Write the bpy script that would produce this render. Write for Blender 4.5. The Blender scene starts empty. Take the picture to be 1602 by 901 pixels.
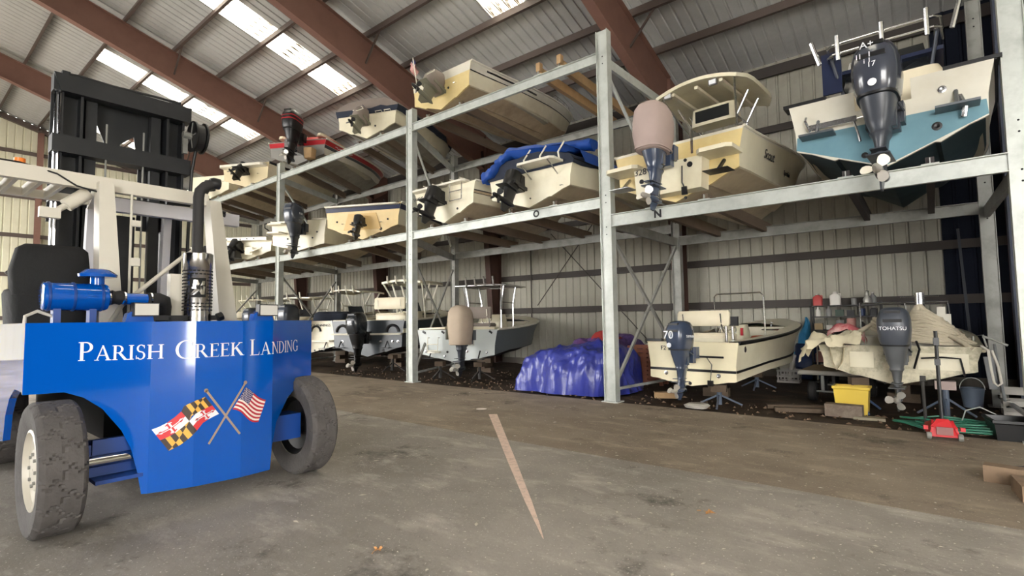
import bpy, bmesh, math, random
from mathutils import Vector, Matrix, noise
S = bpy.context.scene
COL = S.collection
R = math.radians
rnd = random.Random(7)

# ---------------------------------------------------------------- camera
cam_data = bpy.data.cameras.new('camera')
cam = bpy.data.objects.new('camera', cam_data)
COL.objects.link(cam)
cam_data.sensor_fit = 'HORIZONTAL'
cam_data.sensor_width = 36.0
cam_data.lens = 36.0 * 808.0 / 1602.0
cam_data.clip_end = 300
cam_x = Vector((0.776, 0.631, -0.014))      # camera right axis in world space
cam_f = Vector((-0.629, 0.775, 0.062))      # viewing direction
cam_f.normalize()
cam_x = (cam_x - cam_f * cam_x.dot(cam_f)).normalized()
cam_u = cam_x.cross(cam_f)
cam.matrix_world = Matrix(((cam_x.x, cam_u.x, -cam_f.x, 0.0),
                           (cam_x.y, cam_u.y, -cam_f.y, 0.0),
                           (cam_x.z, cam_u.z, -cam_f.z, 1.65),
                           (0, 0, 0, 1)))
S.camera = cam

# ---------------------------------------------------------------- light
SKY = 5.0
world = bpy.data.worlds.new('overcast_sky')
S.world = world
world.use_nodes = True
_bg = world.node_tree.nodes['Background']
_bg.inputs[0].default_value = (1.0, 0.98, 0.95, 1)
_bg.inputs[1].default_value = SKY
S.view_settings.view_transform = 'Standard'
S.view_settings.look = 'None'
S.view_settings.gamma = 1.0
S.view_settings.exposure = 1.9

# ---------------------------------------------------------------- materials
def lin(c):
    o = []
    for v in c:
        v = v / 255.0
        o.append(v / 12.92 if v <= 0.04045 else ((v + 0.055) / 1.055) ** 2.4)
    return (o[0], o[1], o[2], 1.0)
_mats = {}
def mat(name, col, rough=0.5, metal=0.0, var=0.12, scale=3.0, bump=0.0, bscale=30.0, stain=None, sscale=1.5, samt=0.5, spec=0.5, coat=0.0):
    if name in _mats:
        return _mats[name]
    m = bpy.data.materials.new(name)
    m.use_nodes = True
    nt = m.node_tree
    b = nt.nodes['Principled BSDF']
    b.inputs['Roughness'].default_value = rough
    b.inputs['Metallic'].default_value = metal
    b.inputs['Specular IOR Level'].default_value = spec
    b.inputs['Coat Weight'].default_value = coat
    tc = nt.nodes.new('ShaderNodeTexCoord')
    n = nt.nodes.new('ShaderNodeTexNoise')
    n.inputs['Scale'].default_value = scale
    n.inputs['Detail'].default_value = 6
    nt.links.new(tc.outputs['Object'], n.inputs['Vector'])
    mx = nt.nodes.new('ShaderNodeMix'); mx.data_type = 'RGBA'
    c = lin(col)
    mx.inputs[6].default_value = tuple(v * (1 - var) for v in c[:3]) + (1,)
    mx.inputs[7].default_value = tuple(min(1, v * (1 + var)) for v in c[:3]) + (1,)
    nt.links.new(n.outputs['Fac'], mx.inputs[0])
    out = mx.outputs[2]
    if stain:
        n2 = nt.nodes.new('ShaderNodeTexNoise')
        n2.inputs['Scale'].default_value = sscale
        n2.inputs['Detail'].default_value = 9
        n2.inputs['Roughness'].default_value = 0.65
        nt.links.new(tc.outputs['Object'], n2.inputs['Vector'])
        rp = nt.nodes.new('ShaderNodeMapRange')
        rp.inputs[1].default_value = 0.45; rp.inputs[2].default_value = 0.7
        rp.inputs[3].default_value = 0.0; rp.inputs[4].default_value = samt
        nt.links.new(n2.outputs['Fac'], rp.inputs[0])
        m2 = nt.nodes.new('ShaderNodeMix'); m2.data_type = 'RGBA'
        nt.links.new(rp.outputs[0], m2.inputs[0])
        nt.links.new(out, m2.inputs[6])
        m2.inputs[7].default_value = lin(stain)
        out = m2.outputs[2]
    nt.links.new(out, b.inputs['Base Color'])
    if bump:
        n3 = nt.nodes.new('ShaderNodeTexNoise')
        n3.inputs['Scale'].default_value = bscale
        n3.inputs['Detail'].default_value = 8
        nt.links.new(tc.outputs['Object'], n3.inputs['Vector'])
        bp = nt.nodes.new('ShaderNodeBump')
        bp.inputs['Strength'].default_value = bump
        bp.inputs['Distance'].default_value = 0.03
        nt.links.new(n3.outputs['Fac'], bp.inputs['Height'])
        nt.links.new(bp.outputs[0], b.inputs['Normal'])
    _mats[name] = m
    return m

GEL_CREAM = mat('cream_gelcoat', (222, 215, 190), 0.32, stain=(176, 156, 112), sscale=1.1, samt=0.35)
GEL_WHITE = mat('white_gelcoat', (212, 208, 194), 0.3, stain=(190, 180, 150), sscale=1.2, samt=0.3)
GEL_YELLOW = mat('yellowed_gelcoat', (214, 194, 140), 0.35, stain=(190, 160, 95), sscale=1.4, samt=0.5)
GEL_GREY = mat('pale_grey_gelcoat', (186, 192, 190), 0.32, stain=(165, 168, 155), samt=0.3)
BOT_TAN = mat('tan_hull_bottom', (188, 168, 138), 0.6, stain=(120, 98, 72), sscale=1.6, samt=0.5)
BOT_CREAM = mat('cream_hull_bottom', (202, 186, 156), 0.5, stain=(140, 118, 90), sscale=1.6, samt=0.45)
BOT_GREY = mat('grey_hull_bottom', (150, 145, 132), 0.6, stain=(90, 84, 72), sscale=2.0, samt=0.5)
BOT_BLACK = mat('black_antifouling', (26, 28, 30), 0.75, stain=(58, 56, 50), samt=0.4)
BOT_TEAL = mat('dark_teal_antifouling', (28, 52, 60), 0.7, stain=(60, 84, 92), samt=0.4)
BLUE_BAND = mat('faded_blue_bootstripe', (98, 138, 152), 0.6, stain=(110, 150, 160), sscale=4, samt=0.5)
NAVY = mat('navy_paint', (32, 40, 66), 0.3)
SLATE_HULL = mat('slate_grey_hull_paint', (62, 68, 74), 0.3)
RED_GEL = mat('red_gelcoat', (168, 36, 44), 0.3)
BLACK_PL = mat('black_plastic', (20, 20, 22), 0.4)
RUBBER = mat('black_rubber', (28, 27, 27), 0.75, bump=0.2)
MOTOR_GREY = mat('dark_grey_motor_paint', (58, 64, 74), 0.25, coat=0.4)
MOTOR_NAVY = mat('blue_grey_motor_paint', (60, 70, 90), 0.25, coat=0.4)
MOTOR_DARK = mat('dark_motor_leg', (44, 48, 55), 0.4)
ALU = mat('polished_aluminium', (200, 200, 200), 0.22, 0.9, var=0.05)
STEEL_PROP = mat('silver_propeller', (196, 192, 184), 0.35, 0.6)
WHITE_PIPE = mat('white_powder_coated_pipe', (220, 216, 200), 0.35)
CANVAS_TAN = mat('tan_canvas', (176, 160, 142), 0.9, bump=0.35, bscale=9)
CANVAS_NAVY = mat('navy_canvas', (38, 44, 58), 0.9, bump=0.35, bscale=9)
CANVAS_GREY = mat('grey_brown_canvas', (122, 112, 104), 0.9, bump=0.35, bscale=9)
CANVAS_PINK = mat('mauve_beige_motor_cover', (168, 150, 144), 0.9, bump=0.3, bscale=10)
TARP_BLUE = mat('bright_blue_tarp', (18, 68, 150), 0.55, bump=0.3, bscale=9)
VINYL = mat('cream_vinyl', (218, 208, 182), 0.5)
GLASS_DARK = mat('smoked_acrylic', (34, 36, 38), 0.1)
INNER = mat('cockpit_gelcoat', (176, 170, 150), 0.6)
WHITE_LET = mat('white_vinyl_lettering', (226, 228, 232), 0.45, var=0.02)
BLACK_LET = mat('black_vinyl_lettering', (22, 22, 24), 0.5, var=0.02)
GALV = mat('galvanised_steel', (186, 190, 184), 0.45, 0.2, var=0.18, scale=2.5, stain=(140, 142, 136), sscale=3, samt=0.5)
GALV_DK = mat('dark_galvanised_steel', (138, 138, 132), 0.55, 0.15, var=0.18, scale=2.5, stain=(80, 78, 72), sscale=3, samt=0.5)  # darker galvanised tone, used on the rack's rear and lower members among others
WOOD = mat('raw_timber', (168, 138, 100), 0.8, var=0.2, scale=8, bump=0.2)
WOOD_DK = mat('dark_weathered_timber', (88, 74, 60), 0.85, var=0.25, scale=8, bump=0.2)
OXIDE = mat('red_oxide_primer', (124, 90, 78), 0.7, var=0.15, scale=1.5, stain=(100, 70, 60), samt=0.5)

# ---------------------------------------------------------------- mesh helpers
class MB:
    def __init__(s):
        s.v = []; s.f = []; s.mi = []
    def add(s, vs, fs, m=0):
        o = len(s.v)
        s.v += [Vector(v) for v in vs]
        s.f += [tuple(i + o for i in f) for f in fs]
        s.mi += [m] * len(fs)
        return s
    def box(s, c, d, rz=0.0, m=0, M=None):
        x, y, z = d[0] / 2, d[1] / 2, d[2] / 2
        vs = [Vector((a, b, e)) for e in (-z, z) for b in (-y, y) for a in (-x, x)]
        if M is None:
            M = Matrix.Rotation(rz, 3, 'Z')
        vs = [M @ v + Vector(c) for v in vs]
        return s.add(vs, [(0, 2, 3, 1), (4, 5, 7, 6), (0, 1, 5, 4), (2, 6, 7, 3), (0, 4, 6, 2), (1, 3, 7, 5)], m)
    def bar(s, p, q, w, h, up=(0, 0, 1), m=0):
        p, q = Vector(p), Vector(q)
        d = q - p; L = d.length; d.normalize()
        u = Vector(up)
        if abs(d.dot(u)) > 0.98:
            u = Vector((1, 0, 0))
        a = d.cross(u).normalized(); b = a.cross(d).normalized()
        M = Matrix((a, d, b)).transposed()
        return s.box((p + q) / 2, (w, L, h), m=m, M=M)
    def tube(s, pts, r, n=8, m=0, cap=True, closed=False):
        pts = [Vector(p) for p in pts]
        k = len(pts); rings = []
        prev = None
        for i, p in enumerate(pts):
            if closed:
                d = pts[(i + 1) % k] - pts[i - 1]
            else:
                d = pts[min(i + 1, k - 1)] - pts[max(i - 1, 0)]
            d.normalize()
            if prev is None:
                u = Vector((0, 0, 1)) if abs(d.z) < 0.9 else Vector((1, 0, 0))
            else:
                u = prev
            a = d.cross(u)
            if a.length < 1e-5:
                a = d.orthogonal()
            a.normalize(); b = a.cross(d).normalized(); prev = b
            rr = r[i] if isinstance(r, (list, tuple)) else r
            rings.append([p + (a * math.cos(t) + b * math.sin(t)) * rr for t in [2 * math.pi * j / n for j in range(n)]])
        s.loft(rings, cap=cap and not closed, m=m, loop=closed)
        return s
    def loft(s, rings, cap=True, m=0, loop=False, close=True):
        n = len(rings[0]); k = len(rings)
        vs = [v for r in rings for v in r]; fs = []
        for i in range(k if loop else k - 1):
            i2 = (i + 1) % k
            for j in range(n if close else n - 1):
                j2 = (j + 1) % n
                fs.append((i * n + j, i * n + j2, i2 * n + j2, i2 * n + j))
        if cap:
            fs.append(tuple(range(n - 1, -1, -1)))
            fs.append(tuple((k - 1) * n + j for j in range(n)))
        return s.add(vs, fs, m)
    def lathe(s, prof, c=(0, 0, 0), axis='Z', n=16, m=0, cap=True):
        rings = []
        for r, h in prof:
            ring = []
            for j in range(n):
                t = 2 * math.pi * j / n
                a, b = r * math.cos(t), r * math.sin(t)
                v = {'Z': (a, b, h), 'Y': (a, h, -b), 'X': (h, a, b)}[axis]
                ring.append(Vector(v) + Vector(c))
            rings.append(ring)
        return s.loft(rings, cap=cap, m=m)
    def prism(s, poly, a, b, m=0):
        """poly: list of 3-vectors, extruded by a..b vector offsets"""
        n = len(poly)
        A = [Vector(p) + Vector(a) for p in poly]; B = [Vector(p) + Vector(b) for p in poly]
        fs = [tuple(range(n)), tuple(range(2 * n - 1, n - 1, -1))]
        for i in range(n):
            j = (i + 1) % n
            fs.append((i, i + n, j + n, j))
        return s.add(A + B, fs, m)
    def rbox(s, rings, n=16, m=0, M=None):
        """stack of superelliptic sections: (z, half_x, half_y, cx, cy, exponent)"""
        out = []
        for (z, hx, hy, cx, cy, e) in rings:
            ring = []
            for j in range(n):
                t = 2 * math.pi * (j + 0.5) / n
                c, q = math.cos(t), math.sin(t)
                v = Vector((cx + hx * math.copysign(abs(c) ** (2 / e), c), cy + hy * math.copysign(abs(q) ** (2 / e), q), z))
                ring.append(M @ v if M is not None else v)
            out.append(ring)
        return s.loft(out, m=m)
    def tf(s, M, start=0):
        for i in range(start, len(s.v)):
            s.v[i] = M @ s.v[i]
        return s
    def build(s, name, mats, parent=None, smooth=35, world=False, label=None, kind=None, norm=True):
        me = bpy.data.meshes.new(name)
        off = Vector((0, 0, 0))
        if world and parent is not None:
            p = parent
            while p is not None:
                off = off + p.location; p = p.parent
        me.from_pydata([v - off for v in s.v], [], s.f)
        if not isinstance(mats, (list, tuple)):
            mats = [mats]
        for q in mats:
            me.materials.append(q)
        me.polygons.foreach_set('material_index', s.mi)
        if norm:
            bm = bmesh.new(); bm.from_mesh(me)
            bmesh.ops.recalc_face_normals(bm, faces=bm.faces)
            bm.to_mesh(me); bm.free()
        if smooth:
            me.polygons.foreach_set('use_smooth', [True] * len(me.polygons))
            me.set_sharp_from_angle(angle=R(smooth))
        me.update()
        o = bpy.data.objects.new(name, me)
        COL.objects.link(o)
        if parent is not None:
            o.parent = parent
        if label: o['label'] = label
        if kind: o['kind'] = kind
        return o

def put(name, me, parent=None, loc=(0, 0, 0), rot=(0, 0, 0)):
    o = bpy.data.objects.new(name, me); COL.objects.link(o)
    o.location = loc; o.rotation_euler = rot
    if parent is not None: o.parent = parent
    return o
def thing(name, label, cat, loc=(0, 0, 0), rz=0.0, group=None):
    o = bpy.data.objects.new(name, None); COL.objects.link(o)
    o.empty_display_size = 0.2
    o.location = loc; o.rotation_euler = (0, 0, rz)
    o['label'] = label; o['category'] = cat
    if group: o['group'] = group
    return o
def tag(o, label, cat, group=None):
    o['label'] = label; o['category'] = cat
    if group: o['group'] = group
    return o
def text(s, size, m, parent, pos, rot, name='lettering', depth=0.004, sx=1.0, align='CENTER', bold=0.0):
    cu = bpy.data.curves.new(name, 'FONT')
    cu.body = s; cu.size = size; cu.extrude = depth; cu.align_x = align; cu.align_y = 'CENTER'; cu.offset = bold
    t = bpy.data.objects.new('tmp', cu); COL.objects.link(t)
    dg = bpy.context.evaluated_depsgraph_get()
    me = bpy.data.meshes.new_from_object(t.evaluated_get(dg))
    bpy.data.objects.remove(t); bpy.data.curves.remove(cu)
    me.materials.clear(); me.materials.append(m)
    Mx = Matrix.Translation(pos) @ rot.to_4x4() @ Matrix.Diagonal((sx, 1, 1, 1))
    me.transform(Mx)
    me.name = name
    o = bpy.data.objects.new(name, me); COL.objects.link(o); o.parent = parent
    return o
def basis(x, y):
    x = Vector(x).normalized(); y = Vector(y); y = (y - x * y.dot(x)).normalized()
    return Matrix((x, y, x.cross(y))).transposed()
AFT = basis((1, 0, 0), (0, 0, 1))      # lettering read from astern (facing -y)
# ---------------------------------------------------------------- building shell
YW = 16.0; EAVE = 8.95; SL = 0.29; XL = -36.0; XR = 2.1; YR = -1.0; YF = -9.0; XE = 10.0
def roof_z(y): return EAVE + SL * (YW - max(y, 2 * YR - y))
WALL = mat('grey_green_wall_sheet', (160, 157, 144), 0.75, 0.0, var=0.12, scale=0.7, stain=(104, 98, 86), sscale=0.5, samt=0.55)
WALL_L = mat('cream_wall_sheet', (212, 208, 184), 0.75, 0.0, var=0.06, scale=0.7, stain=(160, 150, 120), sscale=0.6, samt=0.3)
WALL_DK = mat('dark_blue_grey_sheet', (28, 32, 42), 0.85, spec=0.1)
ROOF = mat('unpainted_roof_sheet', (180, 180, 177), 0.7, 0.0, var=0.10, scale=0.6, stain=(110, 110, 106), sscale=0.6, samt=0.4)
PURL = mat('brown_grey_purlin_paint', (84, 72, 66), 0.6)
GIRT = mat('dark_girt_paint', (58, 52, 48), 0.7)
COLUMN = mat('shaded_oxide_column_paint', (70, 46, 38), 0.7, stain=(44, 32, 28))  # frame oxide darkened: the unlit columns' shade is put into the colour

def struct(name, kind='structure', loc=(0, 0, 0)):
    o = bpy.data.objects.new(name, None); COL.objects.link(o); o.location = loc; o['kind'] = kind
    return o
PW = 0.3048
def sheet_mesh(name, h, m, h2=None):
    """one ribbed sheet panel: x 0..PW, z 0..h, rib standing proud towards -y"""
    h2 = h if h2 is None else h2
    xs = [(0, 0), (0.225, 0), (0.245, -0.03), (0.28, -0.03), (0.3, 0), (PW + 0.003, 0)]
    k = MB()
    lo = [(x, y, 0) for x, y in xs]; hi = [(x, y, h + (h2 - h) * x / PW) for x, y in xs]
    lob = [(x, y + 0.004, z) for x, y, z in lo]; hib = [(x, y + 0.004, z) for x, y, z in hi]
    k.loft([lo, hi], cap=False, close=False)
    k.loft([hib, lob], cap=False, close=False)
    o = k.build(name, m, None, smooth=0, norm=False)
    me = o.data; bpy.data.objects.remove(o)
    return me

# --- back wall
wall_back = struct('wall_back', loc=(XL, YW, 0))
me = sheet_mesh('wall_panel', roof_z(YW) - .02, WALL)
n_pan = int((0.35 - XL) / PW)
for i in range(n_pan):
    put('wall_panel', me, wall_back, (i * PW, 0, 0))
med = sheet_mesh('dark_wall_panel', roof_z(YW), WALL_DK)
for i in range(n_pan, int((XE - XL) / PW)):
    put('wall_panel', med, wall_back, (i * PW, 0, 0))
L = XR - XL
for z, hh in ((2.1, 0.2), (3.38, 0.2), (5.22, 0.2), (7.07, 0.2), (8.8, 0.3)):
    k = MB(); k.box((L / 2, -0.12, z - hh / 2), (L, 0.012, hh)); k.box((L / 2, -0.08, z), (L, 0.09, 0.012)); k.box((L / 2, -0.15, z - hh), (L, 0.06, 0.012))
    k.build('girt', GIRT, wall_back, smooth=0)
k = MB(); k.box((23, 0.1, 8.95), (46, 0.14, 0.3)); k.build('eave_light_stop', PURL, wall_back, smooth=0)  # added strip outside the eave, blocks light leaking over the wall top
COLX = (9.2, 1.5, -5.95, -13.5, -20.8, -28.3)
for x in COLX:
    k = MB()
    if x > 5: continue
    d0, d1 = 0.38, 1.0
    # inner flange, web, outer flange of the tapered column
    k.bar((x - XL, -0.2 - d0, 0), (x - XL, -0.2 - d1, 8.3), 0.26, 0.02, up=(0, 1, 0))
    k.bar((x - XL, -0.2, 0), (x - XL, -0.2, 8.3), 0.26, 0.02, up=(0, 1, 0))
    k.prism([(x - XL, -0.2, 0), (x - XL, -0.2 - d0, 0), (x - XL, -0.2 - d1, 8.3), (x - XL, -0.2, 8.3)], (-0.008, 0, 0), (0.008, 0, 0))
    k.build('steel_column', COLUMN, wall_back, smooth=0)
for a, b in (((-11.57, 15.78, 2.19), (-9.0, 15.78, 5.12)), ((-10.9, 15.78, 4.84), (-6.8, 15.78, 0.55))):
    k = MB(); k.tube([(a[0] - XL, a[1] - YW, a[2]), (b[0] - XL, b[1] - YW, b[2])], 0.016, 6)
    k.build('brace_rod', GIRT, wall_back)
k = MB(); k.tube([(-11.9 - XL, -0.16, 0.9), (-11.9 - XL, -0.16, 4.4)], 0.025, 6); k.build('conduit', GIRT, wall_back)
k = MB(); k.bar((0, -0.02, 0.0), (L, -0.02, 0.0), 0.1, 0.36); k.build('concrete_curb', mat('curb_concrete', (96, 90, 82), 0.9, bump=0.3), wall_back, smooth=0)

# --- left gable wall
wall_left = struct('wall_left', loc=(XL, 0, 0))
y = YW; i = 0
while y - PW > YF - .1:
    me = sheet_mesh('wall_panel', roof_z(y), WALL_L, roof_z(y - PW))
    put('wall_panel', me, wall_left, (0, y, 0), (0, 0, -R(90)) if False else (0, 0, -math.pi / 2))
    y -= PW
for z in (2.1, 4.3, 6.3, 8.3, 10.6):
    ym = max(YF, -100) ; y1 = min(YW, YW - (z - EAVE) / SL) if z > EAVE else YW
    k = MB(); k.box((0.12, (YF + y1) / 2, z), (0.012, y1 - YF, 0.2)); k.box((0.07, (YF + y1) / 2, z + 0.1), (0.1, y1 - YF, 0.012))
    k.build('girt', PURL, wall_left, smooth=0)
for yy in (10.6, 5.1, -0.4, -5.9):
    k = MB(); h = roof_z(yy) - 0.35
    k.box((0.3, yy, h / 2), (0.014, 0.24, h)); k.box((0.14, yy, h / 2), (0.014, 0.24, h)); k.box((0.22, yy, h / 2), (0.16, 0.012, h))
    k.build('gable_post', OXIDE, wall_left, smooth=0)
k = MB(); k.bar((0.15, YW, roof_z(YW) - 0.22), (0.15, YR, roof_z(YR) - 0.22), 0.22, 0.24); k.bar((0.15, YR, roof_z(YR) - 0.22), (0.15, YF, roof_z(YF) - 0.22), 0.22, 0.24); k.build('rake_beam', PURL, wall_left, smooth=0)

# --- right wall: only the dark stretch beside the rack
# --- front wall with a wide doorway and a far-left opening added for light, and the right gable with its door
wall_front = struct('wall_front', loc=(XL, YF, 0))
DX0, DX1, DH = 1.8, 9.7, 8.0
mef = sheet_mesh('wall_panel', roof_z(YF), WALL_DK); met = sheet_mesh('wall_panel', roof_z(YF) - DH, WALL_DK)  # unseen wall sheeted dark to keep its reflection in the counterweight deep
for i in range(int((XE - XL) / PW)):
    x = XL + (i + 1) * PW
    inside = DX0 < x < DX1 or -31.0 < x < -15.0  # far-left span left open to bring extra light onto the left end
    put('wall_panel', met if inside else mef, wall_front, ((i + 1) * PW, 0, DH if inside else 0), (0, 0, math.pi))
for z in (8.2, 9.8):
    k = MB(); k.box(((XE - XL) / 2, .1, z), (XE - XL, .15, .2)); k.build('girt', PURL, wall_front, smooth=0)
wall_gable = struct('wall_gable', loc=(XE, 0, 0))
y = YW
while y - PW > YF - .1:
    yc = y - PW / 2
    z0 = 3.6 if 0.2 < yc < 3.2 else 0.0
    me = sheet_mesh('wall_panel', roof_z(y - PW) - z0, WALL_L, roof_z(y) - z0)
    put('wall_panel', me, wall_gable, (0, y - PW, z0), (0, 0, math.pi / 2)); y -= PW
wall_right = struct('wall_right', loc=(XR, 0, 0))
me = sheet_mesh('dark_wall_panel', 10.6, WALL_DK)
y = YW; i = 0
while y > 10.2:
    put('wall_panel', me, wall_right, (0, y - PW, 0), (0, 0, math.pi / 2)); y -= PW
for z in (2.1, 3.4, 5.2, 7.0):
    k = MB(); k.box((-0.1, 13.0, z), (0.012, 5.8, 0.2)); k.box((-0.05, 13.0, z + 0.1), (0.1, 5.8, 0.012)); k.build('girt', GIRT, wall_right, smooth=0)
k = MB(); k.bar((-0.75, 13.6, 0), (-0.75, 13.6, 8.4), 0.3, 0.3, up=(0, 1, 0)); k.build('steel_column', mat('blue_grey_column_paint', (70, 76, 92), 0.6), wall_right, smooth=0)

# --- ceiling
ceiling = struct('ceiling', loc=(0, YW, EAVE))
ang = math.atan(SL); ca = math.cos(ang)
def slen(y0, y1): return (y1 - y0) / ca
def roof_panel_mesh(name, y0, y1, m):
    k = MB()
    xs = [(0, 0), (0.225, 0), (0.245, 0.028), (0.28, 0.028), (0.3, 0), (PW + 0.003, 0)]
    ys = [y1] + ([YR] if y0 < YR < y1 else []) + [y0]
    rg = [[(x, yy - YW, roof_z(yy) - EAVE + z) for x, z in xs] for yy in ys]
    k.loft(rg, cap=False, close=False)
    k.loft([[(p[0], p[1], p[2] + 0.004) for p in r] for r in rg[::-1]], cap=False, close=False)
    o = k.build(name, m, None, smooth=0, norm=False); me = o.data; bpy.data.objects.remove(o)
    return me
RF = roof_panel_mesh('roof_panel', YF, YW + 0.25, ROOF)
SKY_STRIPS = [(-33.2, 5.0), (-25.2, 5.0), (-17.6, 3.5), (-9.75, 3.5), (-2.0, 3.5)]
SKY_LO = 10.95
strip_low = roof_panel_mesh('roof_panel', SKY_LO, YW + 0.25, ROOF)
strip_up = {}
n_roof = int((XE - XL) / PW) + 1
PANE = bpy.data.materials.new('translucent_skylight_sheet'); PANE.use_nodes = True
nt = PANE.node_tree; nt.nodes.clear()
o_ = nt.nodes.new('ShaderNodeOutputMaterial'); mx = nt.nodes.new('ShaderNodeMixShader'); tr = nt.nodes.new('ShaderNodeBsdfTransparent'); tl = nt.nodes.new('ShaderNodeBsdfTranslucent')
tc = nt.nodes.new('ShaderNodeTexCoord'); nz = nt.nodes.new('ShaderNodeTexNoise'); nz.inputs['Scale'].default_value = 2.5; nz.inputs['Detail'].default_value = 8
mp = nt.nodes.new('ShaderNodeMapping'); mp.inputs['Scale'].default_value = (9, 0.5, 0.5)
cr = nt.nodes.new('ShaderNodeValToRGB'); cr.color_ramp.elements[0].position = 0.40; cr.color_ramp.elements[0].color = (0.08, 0.06, 0.04, 1); cr.color_ramp.elements[1].position = 0.50; cr.color_ramp.elements[1].color = (0.80, 0.78, 0.72, 1)
nt.links.new(tc.outputs['Object'], mp.inputs[0]); nt.links.new(mp.outputs[0], nz.inputs['Vector']); nt.links.new(nz.outputs['Fac'], cr.inputs[0])
nt.links.new(cr.outputs[0], tr.inputs[0]); nt.links.new(cr.outputs[0], tl.inputs[0])
mx.inputs[0].default_value = 0.35
nt.links.new(tr.outputs[0], mx.inputs[1]); nt.links.new(tl.outputs[0], mx.inputs[2]); nt.links.new(mx.outputs[0], o_.inputs[0])
for i in range(n_roof):
    x = XL + i * PW
    hit = [s for s in SKY_STRIPS if s[0] <= x + 0.01 < s[0] + 4 * PW]
    if not hit:
        put('roof_panel', RF, ceiling, (x, 0, 0)); continue
    up = hit[0][1]
    if up not in strip_up:
        strip_up[up] = (roof_panel_mesh('roof_panel', YF, up, ROOF), roof_panel_mesh('skylight_pane', up, SKY_LO, PANE))
    put('roof_panel', strip_low, ceiling, (x, 0, 0)); put('roof_panel', strip_up[up][0], ceiling, (x, 0, 0))
    put('skylight_pane', strip_up[up][1], ceiling, (x, 0, 0))
yy = 15.3
PY = [14.0, 12.5, 10.95, 9.45, 7.95, 6.45, 4.95, 3.45, 1.95, 0.45, -1.05, -2.6, -4.1, -5.6, -7.1, -8.6]
for yp in PY:
    zc = roof_z(yp) - EAVE
    k = MB(); x0, x1 = XL + 0.3, XE
    k.box(((x0 + x1) / 2, yp - YW, zc - 0.14), (x1 - x0, 0.012, 0.26)); k.box(((x0 + x1) / 2, yp - YW - 0.04, zc - 0.26), (x1 - x0, 0.09, 0.012)); k.box(((x0 + x1) / 2, yp - YW + 0.04, zc - 0.02), (x1 - x0, 0.09, 0.012))
    k.build('purlin', PURL, ceiling, smooth=0)
for x in COLX:
    k = MB()
    pts = [(15.0, 1.4), (9.5, 1.12), (YR, 0.8), (YF, 1.2)]
    for (ya, da), (yb, db) in zip(pts, pts[1:]):
        za, zb = roof_z(ya) - EAVE - 0.28, roof_z(yb) - EAVE - 0.28
        k.bar((x, ya - YW, za), (x, yb - YW, zb), 0.26, 0.02)
        k.bar((x, ya - YW, za - da), (x, yb - YW, zb - db), 0.26, 0.024)
        k.prism([(x, ya - YW, za), (x, ya - YW, za - da), (x, yb - YW, zb - db), (x, yb - YW, zb)], (-0.008, 0, 0), (0.008, 0, 0))
    # knee
    k.prism([(x, 15.0 - YW, roof_z(15.0) - EAVE - 0.28), (x, 15.0 - YW, roof_z(15.0) - EAVE - 1.68), (x, -0.2, -0.9), (x, -0.2, -0.2)], (-0.1, 0, 0), (0.1, 0, 0))
    k.build('rafter', OXIDE, ceiling, smooth=0)
    # flange braces up to the purlins
    for yb in (12.5, 9.45, 6.45):
        z0 = roof_z(yb) - EAVE
        for sx in (-1, 1):
            k = MB(); k.bar((x, yb - YW, z0 - 1.05), (x + sx * 0.75, yb - YW, z0 - 0.2), 0.05, 0.05); k.build('flange_brace', PURL, ceiling, smooth=0)

# --- floor
def mat_floor(name, base, dark, light, bump=0.35):
    m = bpy.data.materials.new(name); m.use_nodes = True; nt = m.node_tree; b = nt.nodes['Principled BSDF']
    b.inputs['Roughness'].default_value = 0.75; b.inputs['Specular IOR Level'].default_value = 0.3
    tc = nt.nodes.new('ShaderNodeTexCoord')
    def nz(sc, det=8, rg=0.6, st=None):
        n = nt.nodes.new('ShaderNodeTexNoise'); n.inputs['Scale'].default_value = sc; n.inputs['Detail'].default_value = det; n.inputs['Roughness'].default_value = rg
        if st:
            mp = nt.nodes.new('ShaderNodeMapping'); mp.inputs['Scale'].default_value = st; nt.links.new(tc.outputs['Object'], mp.inputs[0]); nt.links.new(mp.outputs[0], n.inputs['Vector'])
        else:
            nt.links.new(tc.outputs['Object'], n.inputs['Vector'])
        return n
    def mix(fac, lo, hi, a, bcol):
        rp = nt.nodes.new('ShaderNodeMapRange'); rp.inputs[1].default_value = lo; rp.inputs[2].default_value = hi; nt.links.new(fac, rp.inputs[0])
        x = nt.nodes.new('ShaderNodeMix'); x.data_type = 'RGBA'; nt.links.new(rp.outputs[0], x.inputs[0])
        if isinstance(a, tuple): x.inputs[6].default_value = a
        else: nt.links.new(a, x.inputs[6])
        x.inputs[7].default_value = bcol
        return x.outputs[2]
    c = mix(nz(0.45, 8, 0.65).outputs['Fac'], 0.35, 0.65, lin(base), lin(dark))
    c = mix(nz(1.3, 9, 0.7, (1, 2.2, 1)).outputs['Fac'], 0.52, 0.72, c, lin(light))
    c = mix(nz(0.8, 10, 0.75).outputs['Fac'], 0.56, 0.68, c, lin(tuple(v * 0.62 for v in dark)))
    c = mix(nz(38, 4, 0.6).outputs['Fac'], 0.62, 0.72, c, lin(tuple(min(255, v * 1.25) for v in light)))
    nt.links.new(c, b.inputs['Base Color'])
    n = nz(22, 8, 0.7); bp = nt.nodes.new('ShaderNodeBump'); bp.inputs['Strength'].default_value = bump; bp.inputs['Distance'].default_value = 0.02
    nt.links.new(n.outputs['Fac'], bp.inputs['Height']); nt.links.new(bp.outputs[0], b.inputs['Normal'])
    return m
SLAB_F = mat_floor('grey_worn_concrete', (164, 157, 148), (130, 124, 116), (186, 178, 168))
SLAB_B = mat_floor('brown_worn_concrete', (152, 139, 123), (120, 108, 94), (172, 156, 135))
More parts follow.
